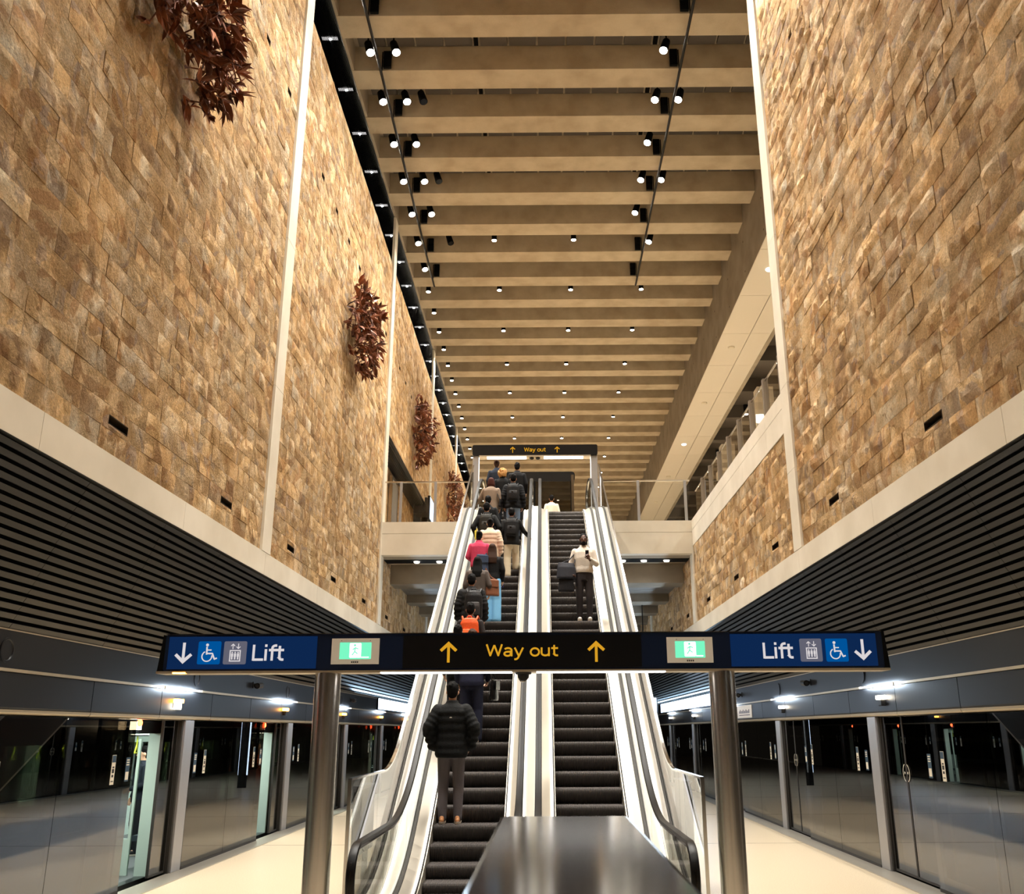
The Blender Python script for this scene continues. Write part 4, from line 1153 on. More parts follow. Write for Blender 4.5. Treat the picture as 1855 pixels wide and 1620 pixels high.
for X, nm in ((-2.055, 'left'), (1.69, 'right')):
    m = MB(); m.lathe([(0.122, 0.0), (0.122, zb - 0.02)], (X, YS + 0.10, 0), n=40); o = m.build('pillar', M['steel'], g, smooth='auto')
    m = MB(); m.lathe([(0.15, 0.0), (0.15, 0.012), (0.124, 0.014)], (X, YS + 0.10, 0), n=40); m.build('floor_collar', M['steel'], o, smooth='auto')

# ------------------------------------------------------------------ portal with the second sign at the top of the escalators
YP = 28.5
g = thing('portal_sign', (-0.24, YP, LAND), 'black Way out portal sign with light strips at the top of the escalators', 'sign')
m = MB(); rbox(m, -2.257, 1.767, 10.46, 10.81, YP, YP + 0.35, 0.05); m.build('sign_body', M['sign_black'], g)
text_mesh('Way out', -0.596, 10.54, 0.697, 0.175, 0.004, YP - 0.006, M['yellow'], g, 'lettering')
for xa in (-0.963, 0.469):
    m = MB(); arrow(m, xa, 10.54, 0.17, 0.205, YP - 0.006, 0.004, True); m.build('arrow', M['yellow'], g)
m = MB(); m.box(-2.04, 1.55, YP - 0.01, YP + 0.34, 10.41, 10.458); m.build('under_rail', M['rail'], g)
m = MB(); m.box(-1.79, -0.52, YP - 0.02, YP + 0.25, 10.395, 10.415); m.box(0.038, 1.306, YP - 0.02, YP + 0.25, 10.395, 10.415); m.build('light_strip', M['led'], g)
for xa in (-0.35, -0.15):
    m = MB(); m.lathe([(0.075, 10.405), (0.07, 10.37), (0.035, 10.345), (0.0, 10.34)], (xa, YP + 0.12, 0), n=14); m.build('dome_camera', M['rubber'], g, smooth='auto')
for a_, b_ in ((-2.252, -2.05), (1.545, 1.765)):
    m = MB(); m.box(a_, b_, YP + 0.04, YP + 0.33, LAND, 10.46); o = m.build('post', M['psd_post'], g, bevel=0.03)
    xa = b_ if a_ < 0 else a_
    m = MB(); m.box(*sorted((xa, xa + (0.012 if a_ < 0 else -0.012))), YP + 0.06, YP + 0.12, LAND + 0.1, 10.4); m.build('post_light', M['led_skirt'], o)

# ------------------------------------------------------------------ glass lift lobby behind the portal
g = thing('glass_lift', (-0.6, 34.0, LAND), 'dark framed glass lift box with rounded corners behind the top landing', 'lift')
gy = 34.0
m = MB(); rbox(m, -1.9, 1.22, 11.05, 11.43, gy, gy + 3.0, 0.12); m.build('lift_roof', M['black_metal'], g)
m = MB(); m.box(-1.85, 1.15, gy + 0.03, gy + 0.045, LAND, 11.05); m.box(1.14, 1.155, gy + 0.05, gy + 2.9, LAND, 11.05); m.box(-1.855, -1.84, gy + 0.05, gy + 2.9, LAND, 11.05); m.build('lift_glass', M['glass_dark'], g)
for xx in (-1.85, -0.33, 1.10):
    m = MB(); m.box(xx - 0.05, xx + 0.05, gy - 0.0, gy + 0.1, LAND, 11.05); m.build('lift_mullion', M['black'], g)
m = MB(); m.box(1.08, 1.18, gy - 0.03, gy + 0.03, LAND, 11.3); m.build('corner_trim', M['chrome'], g)
m = MB(); m.box(-1.3, 0.5, gy + 1.8, gy + 2.4, LAND + 0.0, LAND + 1.9); m.build('lift_car', M['black_metal'], g)
for xx in (-0.75, 0.25):
    m = MB(); m.box(xx - 0.08, xx + 0.08, gy + 1.2, gy + 1.4, 9.7, 10.5); m.build('guide_bracket', M['black'], g)

# ------------------------------------------------------------------ glass balustrades on the bridge and along the right concourse edge
def balustrade(name_label, pts_x, y, posts):
    t = thing('glass_balustrade', ((pts_x[0] + pts_x[1]) / 2, y, LAND), name_label, 'balustrade')
    m = MB(); m.box(pts_x[0], pts_x[1], y - 0.025, y + 0.025, LAND + 1.25, LAND + 1.29); m.build('top_rail', M['chrome'], t)
    e = [pts_x[0]] + list(posts) + [pts_x[1]]
    for a_, b_ in zip(e, e[1:]):
        m = MB(); m.box(a_ + 0.02, b_ - 0.02, y - 0.006, y + 0.006, LAND + 0.01, LAND + 1.25); m.build('pane', M['glass'], t)
    for p in posts:
        m = MB(); m.box(p - 0.04, p + 0.04, y - 0.03, y + 0.05, LAND, LAND + 1.27); m.build('post', M['psd_post'], t, bevel=0.006)
balustrade('glass balustrade with two posts on the bridge left of the escalators', (WL + 0.06, -2.16), 27.32, (WL + 0.55, -3.27))
balustrade('glass balustrade with two posts on the bridge right of the escalators', (1.78, WR), 27.32, (2.9, WR - 0.14))
t = thing('glass_balustrade', (WR + 0.16, 21.7, LAND), 'glass balustrade with broad grey fin posts along the right concourse edge', 'balustrade')
py_ = [16.75 + 1.315 * i for i in range(9)]
for i, yv in enumerate(py_):
    if yv > 27.2: break
    m = MB(); m.box(WR + 0.11, WR + 0.23, yv - 0.05, yv + 0.05, LAND, LAND + 0.98); o = m.build('fin_post', M['fin'], t, bevel=0.008)
    m = MB(); m.box(WR + 0.13, WR + 0.21, yv + 0.05, yv + 0.07, LAND, LAND + 0.97); m.build('clamp_strip', M['black_metal'], o)
    if i < len(py_) - 1:
        m = MB(); m.box(WR + 0.16, WR + 0.172, yv + 0.09, min(yv + 1.315 - 0.07, 27.2), LAND + 0.01, LAND + 0.92); m.build('pane', M['glass'], t)
m = MB(); m.box(WR + 0.15, WR + 0.182, 16.2, 27.3, LAND + 0.92, LAND + 0.945); m.build('top_rail', M['steel'], t)

# ------------------------------------------------------------------ steel ledge right in front of the camera
LZ = 1.80
g = thing('steel_ledge', (0.046, 1.6, 0), 'dark brushed steel box with a flat top right in front of the camera', 'bollard')
m = MB(); m.box(-0.111, 0.206, 0.62, 2.42, LZ - 0.035, LZ); m.build('top_plate', mat('dark_steel_top', (34, 31, 28), 0.125, 0.0, 0.3), g, bevel=0.012)
m = MB(); m.box(-0.095, 0.19, 0.66, 2.40, 0.05, LZ - 0.035); m.build('body', M['black_metal'], g, bevel=0.01)
m = MB(); m.box(-0.10, 0.195, 0.64, 2.41, 0.0, 0.05); m.build('plinth', M['gasket'], g)

# ------------------------------------------------------------------ ceiling lights
K = 1.632
def spot_head(x, y, lit, label, grp):
    t = thing('spotlight', (x, y, CEIL + 0.70), label, 'spotlight', grp)
    m = MB(); m.box(x - 0.05, x + 0.05, y - 0.05, y + 0.05, CEIL + 0.56, CEIL + 0.70); m.tube((x, y, CEIL + 0.56), (x, y, CEIL + 0.30), 0.02); m.build('stem', M['black'], t)
    a = Vector((x, y, CEIL + 0.34)); d = Vector((0.10 if x < 0 else -0.10, -0.10, -0.36))
    m = MB(); m.tube(a, a + d, 0.095, 0.112, 16); m.build('housing', M['black'], t)
    n = d.normalized()
    m = MB(); m.tube(a + d, a + d + n * 0.012, 0.098, 0.098, 16); m.build('lens', M['lens'] if lit else M['rib_metal'], t)
    return t
def downlight(x, y, label, grp):
    t = thing('downlight', (x, y, CEIL + 0.70), label, 'downlight', grp)
    m = MB(); m.lathe([(0.092, CEIL - 0.0), (0.092, CEIL + 0.40), (0.02, CEIL + 0.42), (0.02, CEIL + 0.70)], (x, y, 0), n=16); m.build('housing', M['black'], t, smooth='auto')
    m = MB(); m.lathe([(0.081, CEIL - 0.012), (0.081, CEIL - 0.001)], (x, y, 0), n=16); m.build('lens', M['lens_small'], t)
    return t
LAMPS = []
YC0 = YB0 + 0.733 + (PITCH - 0.733) / 2         # middle of the first coffer
for i in (-10, -9, -8) + tuple(range(-5, 7)):
    y = YC0 + PITCH * i
    vis = i >= -1
    if i < -5: LAMPS += [(-3.72, y, 'b'), (3.83, y, 'b')]  # added spots near the camera, no fittings, to brighten pillars and sign
    lab = nth[i + 1] if vis else nth[-i - 2] + ' behind the first visible'
    if i <= 4 and i >= -5:
        spot_head(-4.37, y, True, f'lit spotlight left of the left ceiling track, {lab} coffer from the near end' if vis else f'lit spotlight left of the left ceiling track, {lab} coffer', 'spotlights beside the left track')
        spot_head(-3.72, y, True, f'lit spotlight right of the left ceiling track, {lab} coffer from the near end' if vis else f'lit spotlight right of the left ceiling track, {lab} coffer', 'spotlights beside the left track')
        LAMPS += [(-4.37, y, 'w'), (-3.72, y, 'f')]
        spot_head(3.20, y, True, f'lit spotlight left of the right ceiling track, {lab} coffer from the near end' if vis else f'lit spotlight left of the right ceiling track, {lab} coffer', 'spotlights beside the right track')
        LAMPS.append((3.20, y, 'w'))
        if i in (-1, 1, 3) or i < -1:
            spot_head(3.83, y, True, f'lit spotlight right of the right ceiling track, {lab} coffer from the near end' if vis else f'lit spotlight right of the right ceiling track, {lab} coffer', 'spotlights beside the right track')
            LAMPS.append((3.83, y, 'f'))
    if i in (1, 3, 5):
        spot_head(-3.27, y, False, f'unlit black spotlight beside the left ceiling track, {lab} coffer from the near end', 'unlit spotlights')
    if i in (5, 6):
        spot_head(-4.41, y, True, f'lit spotlight near the far end of the left ceiling track, {"nearer" if i == 5 else "farther"} one', 'spotlights beside the left track')
        LAMPS.append((-4.41, y, 'w'))
    if i == 5:
        spot_head(3.86, y, True, 'lit black spotlight at the far end of the right ceiling track', 'spotlights beside the right track'); LAMPS.append((3.86, y, 'w'))
for X, side in ((-4.08, 'left'), (3.57, 'right')):
    t = thing('lighting_track', (X, 20, CEIL - 0.2), f'long thin black lighting track under the ceiling beams on the {side}', 'track')
    m = MB(); m.tube((X, -6, CEIL - 0.2), (X, 31.8, CEIL - 0.2), 0.035, n=12); m.build('track_rod', M['rubber'], t, smooth='auto')
    for i in range(-7, 8):
        y = YB0 + PITCH * i
        m = MB(); yb = y - 0.03
        for q in (0, 1):
            x0 = X + (0.03 if X < 0 else -0.03 - 0.2) ; m.box(x0, x0 + 0.2, yb - 0.10, yb - 0.02, CEIL + 0.01 + q * 0.26, CEIL + 0.24 + q * 0.26)
        m.tube((X, yb - 0.06, CEIL - 0.2), (X, yb - 0.06, CEIL + 0.5), 0.014)
        o = m.build('hanger_box', M['black'], t)
rows = [5, 7, 9, 11, 13, 15, 17, 19, 21, 23]
cols = (-1.641, 1.126, 3.864)
cn = ('left', 'middle', 'right')
YD0 = 17.60 * K
for r in range(12):
    y = YD0 + 2 * PITCH * r
    for c, x in enumerate(cols):
        if r == 0 and c == 2: continue
        downlight(x, y, f'downlight between beams, {cn[c]} of three in the {nth[r]} row from the near end', 'downlights in rows of three'); LAMPS.append((x, y, 'd'))
for r in range(20):
    y = 20.0 * K + PITCH * r
    downlight(-4.41, y, f'downlight in the file beside the left wall, {nth[r]} from the near end', 'downlights in the left file'); LAMPS.append((-4.41, y, 'd2'))
for r in range(-1, 0):
    y = YD0 + 2 * PITCH * (r - 4)
    for x in cols[:2]: LAMPS.append((x, y, 'd'))

# downlights of the concourse on the right
for i in range(10):
    x, y = (10.6 if i % 2 else 9.4), 18.8 + i * 3.6
    t = thing('pendant_light', (x, y, 16.35), f'black cylinder lamp in the right concourse ceiling, {nth[i]} from the near end', 'lamp', 'lamps of the right concourse')
    m = MB(); m.lathe([(0.11, 15.9), (0.11, 16.35)], (x, y, 0), n=16); m.build('housing', M['black'], t, smooth='auto')
    m = MB(); m.lathe([(0.095, 15.885), (0.095, 15.899)], (x, y, 0), n=16); m.build('lens', M['lens_small'], t)
for i, (x, y) in enumerate(((6.2, 24.9), (6.6, 26.4))):
    t = thing('glow_totem', (x, y, LAND), f'tall narrow glowing totem standing behind the right glass balustrade, {"nearer" if i == 0 else "farther"} one', 'light')
    m = MB(); m.box(x - 0.1, x + 0.1, y, y + 0.1, LAND, LAND + 2.3); m.build('panel_case', M['psd_post'], t)
    m = MB(); m.box(x - 0.08, x + 0.08, y - 0.006, y, LAND + 0.9, LAND + 2.2); m.build('panel_face', M['led'], t)
# lights under the bridge
for i, x in enumerate((-3.9, -3.2, -2.6, 2.45, 3.1, 3.8)):
    t = thing('recessed_light', (x, 28.3, 6.98), f'round light under the bridge, {nth[i % 3]} from the left, {"left" if x < 0 else "right"} of the escalators', 'light', 'lights under the bridge')
    m = MB(); m.lathe([(0.07, 6.95), (0.09, 6.985)], (x, 28.3, 0), n=16); m.build('lens', M['lens_small'], t)
    m = MB(); m.lathe([(0.09, 6.985), (0.11, 6.99)], (x, 28.3, 0), n=16); m.build('rim', M['chrome'], t)

# ------------------------------------------------------------------ leaf sculptures on the left wall
def leaf(m, o, d, up, L, W, mi=0):
    """folded pointed leaf with a curved rib"""
    d = d.normalized(); s_ = d.cross(up)
    if s_.length < 1e-3: s_ = d.orthogonal()
    s_.normalize(); n = s_.cross(d)
    prof = [(0.0, 0.04), (0.18, 0.7), (0.38, 1.0), (0.70, 0.72), (0.84, 0.3), (1.0, 0.01)]
    vs = []; th = 0.004
    for k, (u, w_) in enumerate(prof):
        bend = -0.16 * L * u * u
        c = o + d * (L * u) + n * bend
        for q in (-1, 0, 1):
            vs.append(c + s_ * (q * W * 0.5 * w_) + n * (abs(q) * 0.16 * W * w_))
    b = len(vs)
    vs += [v - n * th for v in vs]
    fs = []
    for k in range(len(prof) - 1):
        for q in range(2):
            a = k * 3 + q
            fs.append((a, a + 1, a + 4, a + 3)); fs.append((b + a, b + a + 3, b + a + 4, b + a + 1))
    for k in range(len(prof) - 1):
        for q in (0, 2):
            a = k * 3 + q; fs.append((a, a + 3, b + a + 3, b + a))
    m.add(vs, fs, mi)
def sculpture(c, ry, rz, nleaf, L, seed, label, lobes):
    rnd = random.Random(seed)
    t = thing('leaf_sculpture', (WL + 0.05, c[1], c[2]), label, 'sculpture', None)
    lm = MB(); bm_ = MB(); sm = MB()
    pts = []
    for i in range(nleaf):
        lb = rnd.choices(lobes, [l[4] for l in lobes])[0]
        while True:
            u, v, w_ = rnd.uniform(-1, 1), rnd.uniform(-1, 1), rnd.uniform(0, 1)
            if u * u + v * v + w_ * w_ < 1: break
        p = Vector((WL + 0.10 + lb[3] * w_, c[1] + (lb[0] + lb[2][0] * u) * ry, c[2] + (lb[1] + lb[2][1] * v) * rz))
        pts.append(p)
        d = Vector((rnd.uniform(-0.15, 1.0), u * 0.8 + rnd.uniform(-0.9, 0.9), v * 0.6 + rnd.uniform(-1.0, 0.6)))
        l = L * rnd.uniform(0.6, 1.35)
        k = rnd.randint(1, 4)
        for q in range(k):
            d2 = d + Vector((rnd.uniform(-.5, .5), rnd.uniform(-.9, .9), rnd.uniform(-.9, .9)))
            if p.x + d2.normalized().x * l < WL + 0.06: d2.x = abs(d2.x)
            leaf(bm_ if rnd.random() < 0.08 else lm, p, d2, Vector((rnd.uniform(-1, 1), rnd.uniform(-1, 1), 1)), l, l * rnd.uniform(0.24, 0.4))
    root = Vector((WL + 0.07, c[1], c[2])); done = [root]; todo = list(pts); best = {i: (0, (p - root).length) for i, p in enumerate(todo)}
    while best:                                   # branching stems that reach every leaf
        i = min(best, key=lambda k: best[k][1]); j, _ = best.pop(i); p = todo[i]; q = done[j]
        mid = (p + q) / 2 + Vector((rnd.uniform(0, .10), rnd.uniform(-.08, .08), rnd.uniform(-.08, .08)))
        sm.tube(q, mid, 0.013, 0.011, 5); sm.tube(mid, p, 0.011, 0.009, 5)
        done.append(p); n_ = len(done) - 1
        for k in best:
            d_ = (todo[k] - p).length
            if d_ < best[k][1]: best[k] = (n_, d_)
    lm.build('leaves', M['copper'], t); bm_.build('polished_leaves', M['copper_light'], t); sm.build('stems', M['copper'], t)
    m = MB()
    for lb in lobes[:1]:
        yy, zz = c[1] + lb[0] * ry, c[2] + lb[1] * rz
        m.box(WL + 0.0, WL + 0.09, yy - 0.05, yy + 0.05, zz - 0.12, zz + 0.12)
    m.build('wall_mount', M['copper'], t)
    return t
sculpture((0, 10.25, 11.0), 1.2, 1.0, 270, 0.27, 3, 'largest rust brown metal leaf sculpture, cut by the top of the frame', [(-0.15, 0.35, (1.0, 0.75), 0.75, 3), (0.30, -0.40, (0.45, 0.70), 0.6, 1.4), (-0.85, -0.35, (0.32, 0.5), 0.5, 1.1)])
sculpture((0, 21.7, 11.75), 1.35, 1.25, 220, 0.28, 4, 'rust brown metal leaf sculpture on the second stone bay, second from the camera', [(0, 0, (1, 1), 0.75, 2), (-0.1, 0.35, (0.7, .6), 0.6, 1), (0.1, -0.4, (.6, .6), 0.6, 1)])
sculpture((0, 33.2, 12.85), 1.5, 1.4, 210, 0.29, 5, 'rust brown metal leaf sculpture above the dark recess, third from the camera', [(0, 0, (1, 1), 0.75, 2), (0.1, 0.3, (0.8, .6), 0.6, 1), (0.1, -0.45, (.6, .5), 0.6, 1)])
sculpture((0, 45.4, 13.1), 1.6, 1.5, 180, 0.30, 6, 'rust brown metal leaf sculpture seen through the bridge glass, farthest from the camera', [(0, 0, (1, 1), 0.8, 2)])

# added glowing strips behind the slats, standing in for spotlight reflections
for i in range(-3, 22):
    y = YC0 + PITCH * i - 0.45
    if y < 14: continue
    t = thing('slat_glint', (WL - 0.31, y, CEIL + 0.1), f'added white glint strip behind the black slats over the left wall, {nth[i + 3]} along', 'lamp', 'added glints over the left wall')
    m = MB(); m.box(WL - 0.56, WL - 0.06, y - 0.10, y + 0.10, CEIL + 0.12, CEIL + 0.24); m.build('housing', M['black'], t)
    m = MB(); m.box(WL - 0.50, WL - 0.12, y - 0.055, y + 0.055, CEIL + 0.112, CEIL + 0.119); m.build('lens', M['led'], t)
# ------------------------------------------------------------------ people
def fuse(mb, voxel, smooth=4, name='body'):
    """union of overlapping closed shapes as one continuous skin"""
    me = bpy.data.meshes.new('tmp'); me.from_pydata(mb.v, [], mb.f)
    import bmesh
    bm = bmesh.new(); bm.from_mesh(me); bmesh.ops.recalc_face_normals(bm, faces=bm.faces); bm.to_mesh(me); bm.free()
    ob = bpy.data.objects.new('tmp', me); COL.objects.link(ob)
    r = ob.modifiers.new('r', 'REMESH'); r.mode = 'VOXEL'; r.voxel_size = voxel; r.use_smooth_shade = True
    if smooth:
        s_ = ob.modifiers.new('s', 'SMOOTH'); s_.factor = 0.5; s_.iterations = smooth
    dg = bpy.context.evaluated_depsgraph_get()
    out = bpy.data.meshes.new_from_object(ob.evaluated_get(dg))
    bpy.data.objects.remove(ob); bpy.data.meshes.remove(me)
    out.polygons.foreach_set('use_smooth', [True] * len(out.polygons))
    out.name = name
    return out
def put(name, me, material, parent, label=None):
    me.materials.clear(); me.materials.append(material)
    o = bpy.data.objects.new(name, me); COL.objects.link(o); o.parent = parent
    if label: o['label'] = label
    return o

def hand_mesh(side, curl):
    m = MB()
    m.ell((0, 0, -0.045), 0.038, 0.015, 0.050, 12, 8)
    m.capsule((0, 0, 0.03), (0, 0, -0.02), 0.026, 0.027, 10)
    for i, (x, l) in enumerate(((-0.027, 0.060), (-0.009, 0.076), (0.009, 0.080), (0.027, 0.070))):
        x *= -side
        a = Vector((x, 0, -0.082)); c1 = 0.25 + curl * 0.8; c2 = 0.6 + curl * 1.3
        b = a + Vector((0, sin(c1), -cos(c1))) * l * 0.55; c = b + Vector((0, sin(c2), -cos(c2))) * l * 0.48
        m.capsule(a, b, 0.0095, 0.0085, 8); m.capsule(b, c, 0.0085, 0.0072, 8)
    a = Vector((side * -0.030, 0.006, -0.025)); b = a + Vector((side * -0.024, 0.014, -0.030)); c = b + Vector((side * -0.002, 0.016, -0.028))
    m.capsule(a, b, 0.013, 0.010, 8); m.capsule(b, c, 0.010, 0.008, 8)
    return fuse(m, 0.0055, 2, 'hand')
HANDS = {}
def get_hand(side, curl):
    k = (side, curl)
    if k not in HANDS: HANDS[k] = hand_mesh(side, curl)
    return HANDS[k]

SKINS = {'light': mat('skin_light', (214, 164, 132), 0.55), 'mid': mat('skin_mid', (178, 124, 92), 0.55), 'dark': mat('skin_dark', (84, 52, 38), 0.55)}
HAIRM = {'black': mat('hair_black', (11, 9, 8), 0.75, 0, 0.12), 'brown': mat('hair_brown', (54, 34, 23), 0.7, 0, 0.15), 'auburn': mat('hair_auburn', (66, 30, 20), 0.7, 0, 0.15), 'blonde': mat('hair_blonde', (196, 148, 92), 0.7, 0, 0.2)}
EYE_W = mat('eye_white', (220, 214, 206), 0.3); EYE_D = mat('eye_dark', (30, 22, 18), 0.3)
CL_ = {}
def cloth(rgb, rough=0.85, puff=False):
    k = (rgb, puff)
    if k not in CL_:
        CL_[k] = mat('cloth_%d_%d_%d%s' % (rgb + (('_quilted',) if puff else ('',))), rgb, rough, 0, 0.25, ('Z', 3.4, 0.035) if puff else ('noise', 45, 0.004))
    return CL_[k]

ARMS = {'down': ((0.245, -0.02, 1.15), (0.235, 0.07, 0.91)), 'pocket': ((0.305, -0.06, 1.16), (0.225, 0.07, 0.92)), 'rail': ((0.29, 0.06, 1.18), (0.43, 0.27, 1.06)),
        'phone': ((0.25, 0.02, 1.14), (0.10, 0.27, 1.20)), 'front': ((0.26, 0.0, 1.14), (0.14, 0.20, 1.06)), 'bag': ((0.26, -0.02, 1.14), (0.25, 0.12, 0.95))}
class Person: pass
def person(label, x, y, z, rz, H, skin, hair, hcol, top, bottom, shoe, armL='down', armR='down', coat_len=0.84, puff=False, wide=0.0, bulk=1.0, sleeves=True, step_up=0, head_turn=(0, 0), collar=True, skirtlike=False, lean=0.0, beard=False, feet=0.10):
    s = H / 1.75
    t = thing('person', (x, y, z + 0.004), label, 'person', None, rz)
    V = lambda p: (p[0] * s, p[1] * s + max(0.0, (p[2] - 0.92)) * lean * s, p[2] * s)
    hx, hy = head_turn
    head = Vector((hx * 0.02, 0.015 + hy * 0.03, 0))
    # ---- body
    m = MB()
    def rg(rows, mb):
        mb.rings([(cx * s, cy * s + max(0.0, cz - 0.92) * lean * s, cz * s, rx * s, ry * s) for cx, cy, cz, rx, ry in rows], 18)
    rg([(0, 0, 0.84, 0.13, 0.09), (0, 0, 0.92, 0.155, 0.105), (0, 0.005, 1.05, 0.132, 0.092), (0, 0.01, 1.22, 0.155, 0.105), (0, 0, 1.36, 0.165, 0.100), (0, -0.01, 1.44, 0.11, 0.075), (0, -0.01, 1.49, 0.055, 0.055)], m)
    m.capsule(V((0, -0.012, 1.44)), V((head.x, head.y - 0.005, 1.58)), 0.053 * s, 0.050 * s)
    m.ell(V((head.x, head.y - 0.005, 1.645)), 0.074 * s, 0.092 * s, 0.105 * s, 16, 12)
    m.ell(V((head.x, head.y + 0.030, 1.575)), 0.054 * s, 0.060 * s, 0.058 * s, 14, 8)
    m.capsule(V((head.x, head.y + 0.088, 1.645)), V((head.x, head.y + 0.106, 1.608)), 0.010 * s, 0.015 * s, 8)
    m.ell(V((head.x, head.y + 0.086, 1.568)), 0.024 * s, 0.010 * s, 0.010 * s)
    for q in (-1, 1):
        m.ell(V((head.x + q * 0.078, head.y - 0.005, 1.625)), 0.012 * s, 0.022 * s, 0.032 * s)
    arms = {}
    for q, an in ((-1, armL), (1, armR)):
        e, w_ = ARMS[an]
        sh = V((q * 0.180, -0.005, 1.395)); el = V((q * e[0], e[1], e[2])); wr = V((q * w_[0], w_[1], w_[2]))
        m.capsule(sh, el, 0.050 * s, 0.040 * s); m.capsule(el, wr, 0.040 * s, 0.028 * s)
        arms[q] = (Vector(sh), Vector(el), Vector(wr), an)
    legs = {}
    for q in (-1, 1):
        up = 0.21 / s if (step_up == q) else 0.0; fy = 0.24 if up else 0.0
        hip = V((q * 0.088, 0, 0.90)); kn = V((q * feet, 0.03 + (0.16 if up else 0), 0.49 + up * 0.7)); an = V((q * feet, -0.015 + fy, 0.085 + up))
        m.capsule(hip, kn, 0.078 * s, 0.052 * s); m.capsule(kn, an, 0.052 * s, 0.036 * s)
        m.capsule(an, (an[0], an[1] + 0.10 * s, an[2] - 0.035 * s), 0.034 * s, 0.026 * s)
        legs[q] = (hip, kn, an)
    bm_ = fuse(m, 0.012, 5, 'body')
    # hands: palm, four fingers and a thumb, joined to the same skin
    vs = [tuple(v.co) for v in bm_.vertices]; fs = [tuple(p.vertices) for p in bm_.polygons]
    ends = {}
    for q in (-1, 1):
        sh, el, wr, an = arms[q]
        hm = get_hand(q, 0.9 if an in ('phone', 'rail', 'bag', 'pocket') else 0.35)
        d = (wr - el).normalized()
        if an == 'rail': d = Vector((q * 0.25, 0.9, -0.25)).normalized()
        if an == 'phone': d = Vector((-q * 0.45, 0.35, 0.75)).normalized()
        inward = Vector((-q, 0.25, 0)) if an in ('down', 'pocket', 'bag') else (Vector((0, 0.2, -1)) if an == 'rail' else Vector((-q * 0.2, -1, 0.2)))
        zax = -d; yax = (inward - zax * inward.dot(zax)).normalized(); xax = yax.cross(zax)
        R_ = Matrix((xax, yax, zax)).transposed()
        b = len(vs)
        vs += [tuple(wr + R_ @ (v.co * s)) for v in hm.vertices]; fs += [tuple(b + i for i in p.vertices) for p in hm.polygons]
        ends[q] = wr + R_ @ (Vector((0, 0.02, -0.085)) * s)
    me = bpy.data.meshes.new('body'); me.from_pydata(vs, [], fs); me.polygons.foreach_set('use_smooth', [True] * len(me.polygons)); me.update()
    bpy.data.meshes.remove(bm_)
    body = put('body', me, SKINS[skin], t)
    # ---- face
    for q in (-1, 1):
        g = MB(); g.ell(V((head.x + q * 0.031, head.y + 0.079, 1.655)), 0.012 * s, 0.009 * s, 0.008 * s, 10, 8)
        eo = g.build('eye', EYE_W); eo.parent = t
        g = MB(); g.ell(V((head.x + q * 0.031, head.y + 0.086, 1.655)), 0.006 * s, 0.004 * s, 0.006 * s, 8, 6)
        po = g.build('pupil', EYE_D); po.parent = eo
        g = MB(); g.capsule(V((head.x + q * 0.016, head.y + 0.089, 1.678)), V((head.x + q * 0.046, head.y + 0.080, 1.676)), 0.004 * s, 0.003 * s, 6)
        bo = g.build('eyebrow', HAIRM[hcol]); bo.parent = t
    # ---- hair
    g = MB(); hc = lambda p: V((head.x + p[0], head.y + p[1], p[2]))
    g.ell(hc((0, -0.022, 1.672)), 0.084 * s, 0.094 * s, 0.092 * s, 16, 10)
    g.ell(hc((0, -0.045, 1.63)), 0.076 * s, 0.068 * s, 0.085 * s, 14, 10)
    rnd = random.Random(int(abs(x * 100) + abs(y * 37)))
    if hair == 'short':
        for i in range(22):
            a = rnd.uniform(0, 6.28); p = rnd.uniform(0.35, 1.4)
            c = hc((0.076 * cos(p) * cos(a), -0.025 + 0.085 * cos(p) * sin(a), 1.675 + 0.085 * sin(p))); g.ell(c, 0.02 * s, 0.02 * s, 0.017 * s, 8, 6)
    if hair == 'long':
        rg([(head.x, head.y - 0.045, 1.24, 0.05, 0.03), (head.x, -0.105, 1.30, 0.105, 0.045), (head.x, -0.095, 1.42, 0.115, 0.05), (head.x, head.y - 0.06, 1.55, 0.095, 0.06), (head.x, head.y - 0.03, 1.66, 0.08, 0.08)], g)
        for q in (-1, 1): g.capsule(hc((q * 0.072, 0.0, 1.66)), hc((q * 0.085, -0.03, 1.42)), 0.026 * s, 0.03 * s)
        for i in range(10): g.capsule(hc((rnd.uniform(-.1, .1), -0.11, 1.42)), hc((rnd.uniform(-.11, .11), -0.12, 1.24 + rnd.uniform(-.03, .05))), 0.02 * s, 0.012 * s, 8)
    if hair == 'bob':
        rg([(head.x, head.y - 0.03, 1.47, 0.085, 0.07), (head.x, head.y - 0.03, 1.55, 0.105, 0.09), (head.x, head.y - 0.02, 1.66, 0.092, 0.095), (head.x, head.y - 0.02, 1.74, 0.06, 0.065)], g)
    if hair == 'bun':
        g.ell(hc((0, -0.11, 1.70)), 0.045 * s, 0.045 * s, 0.042 * s); g.ell(hc((0, -0.07, 1.56)), 0.05 * s, 0.04 * s, 0.06 * s)
    if hair == 'curly':
        for i in range(130):
            a = rnd.uniform(0, 6.28); p = rnd.uniform(-0.9, 1.4)
            c = hc((0.118 * cos(p) * cos(a), -0.045 + 0.108 * cos(p) * sin(a), 1.63 + 0.125 * sin(p)))
            if c[1] > (head.y + 0.05) * s and c[2] < 1.68 * s: continue
            q_ = rnd.uniform(0.016, 0.030) * s; g.ell(c, q_, q_, q_ * 1.4, 8, 6)
    put('hair', fuse(g, 0.011 * s, 1 if hair == 'curly' else 2 if hair == 'short' else 5, 'hair'), HAIRM[hcol], t)
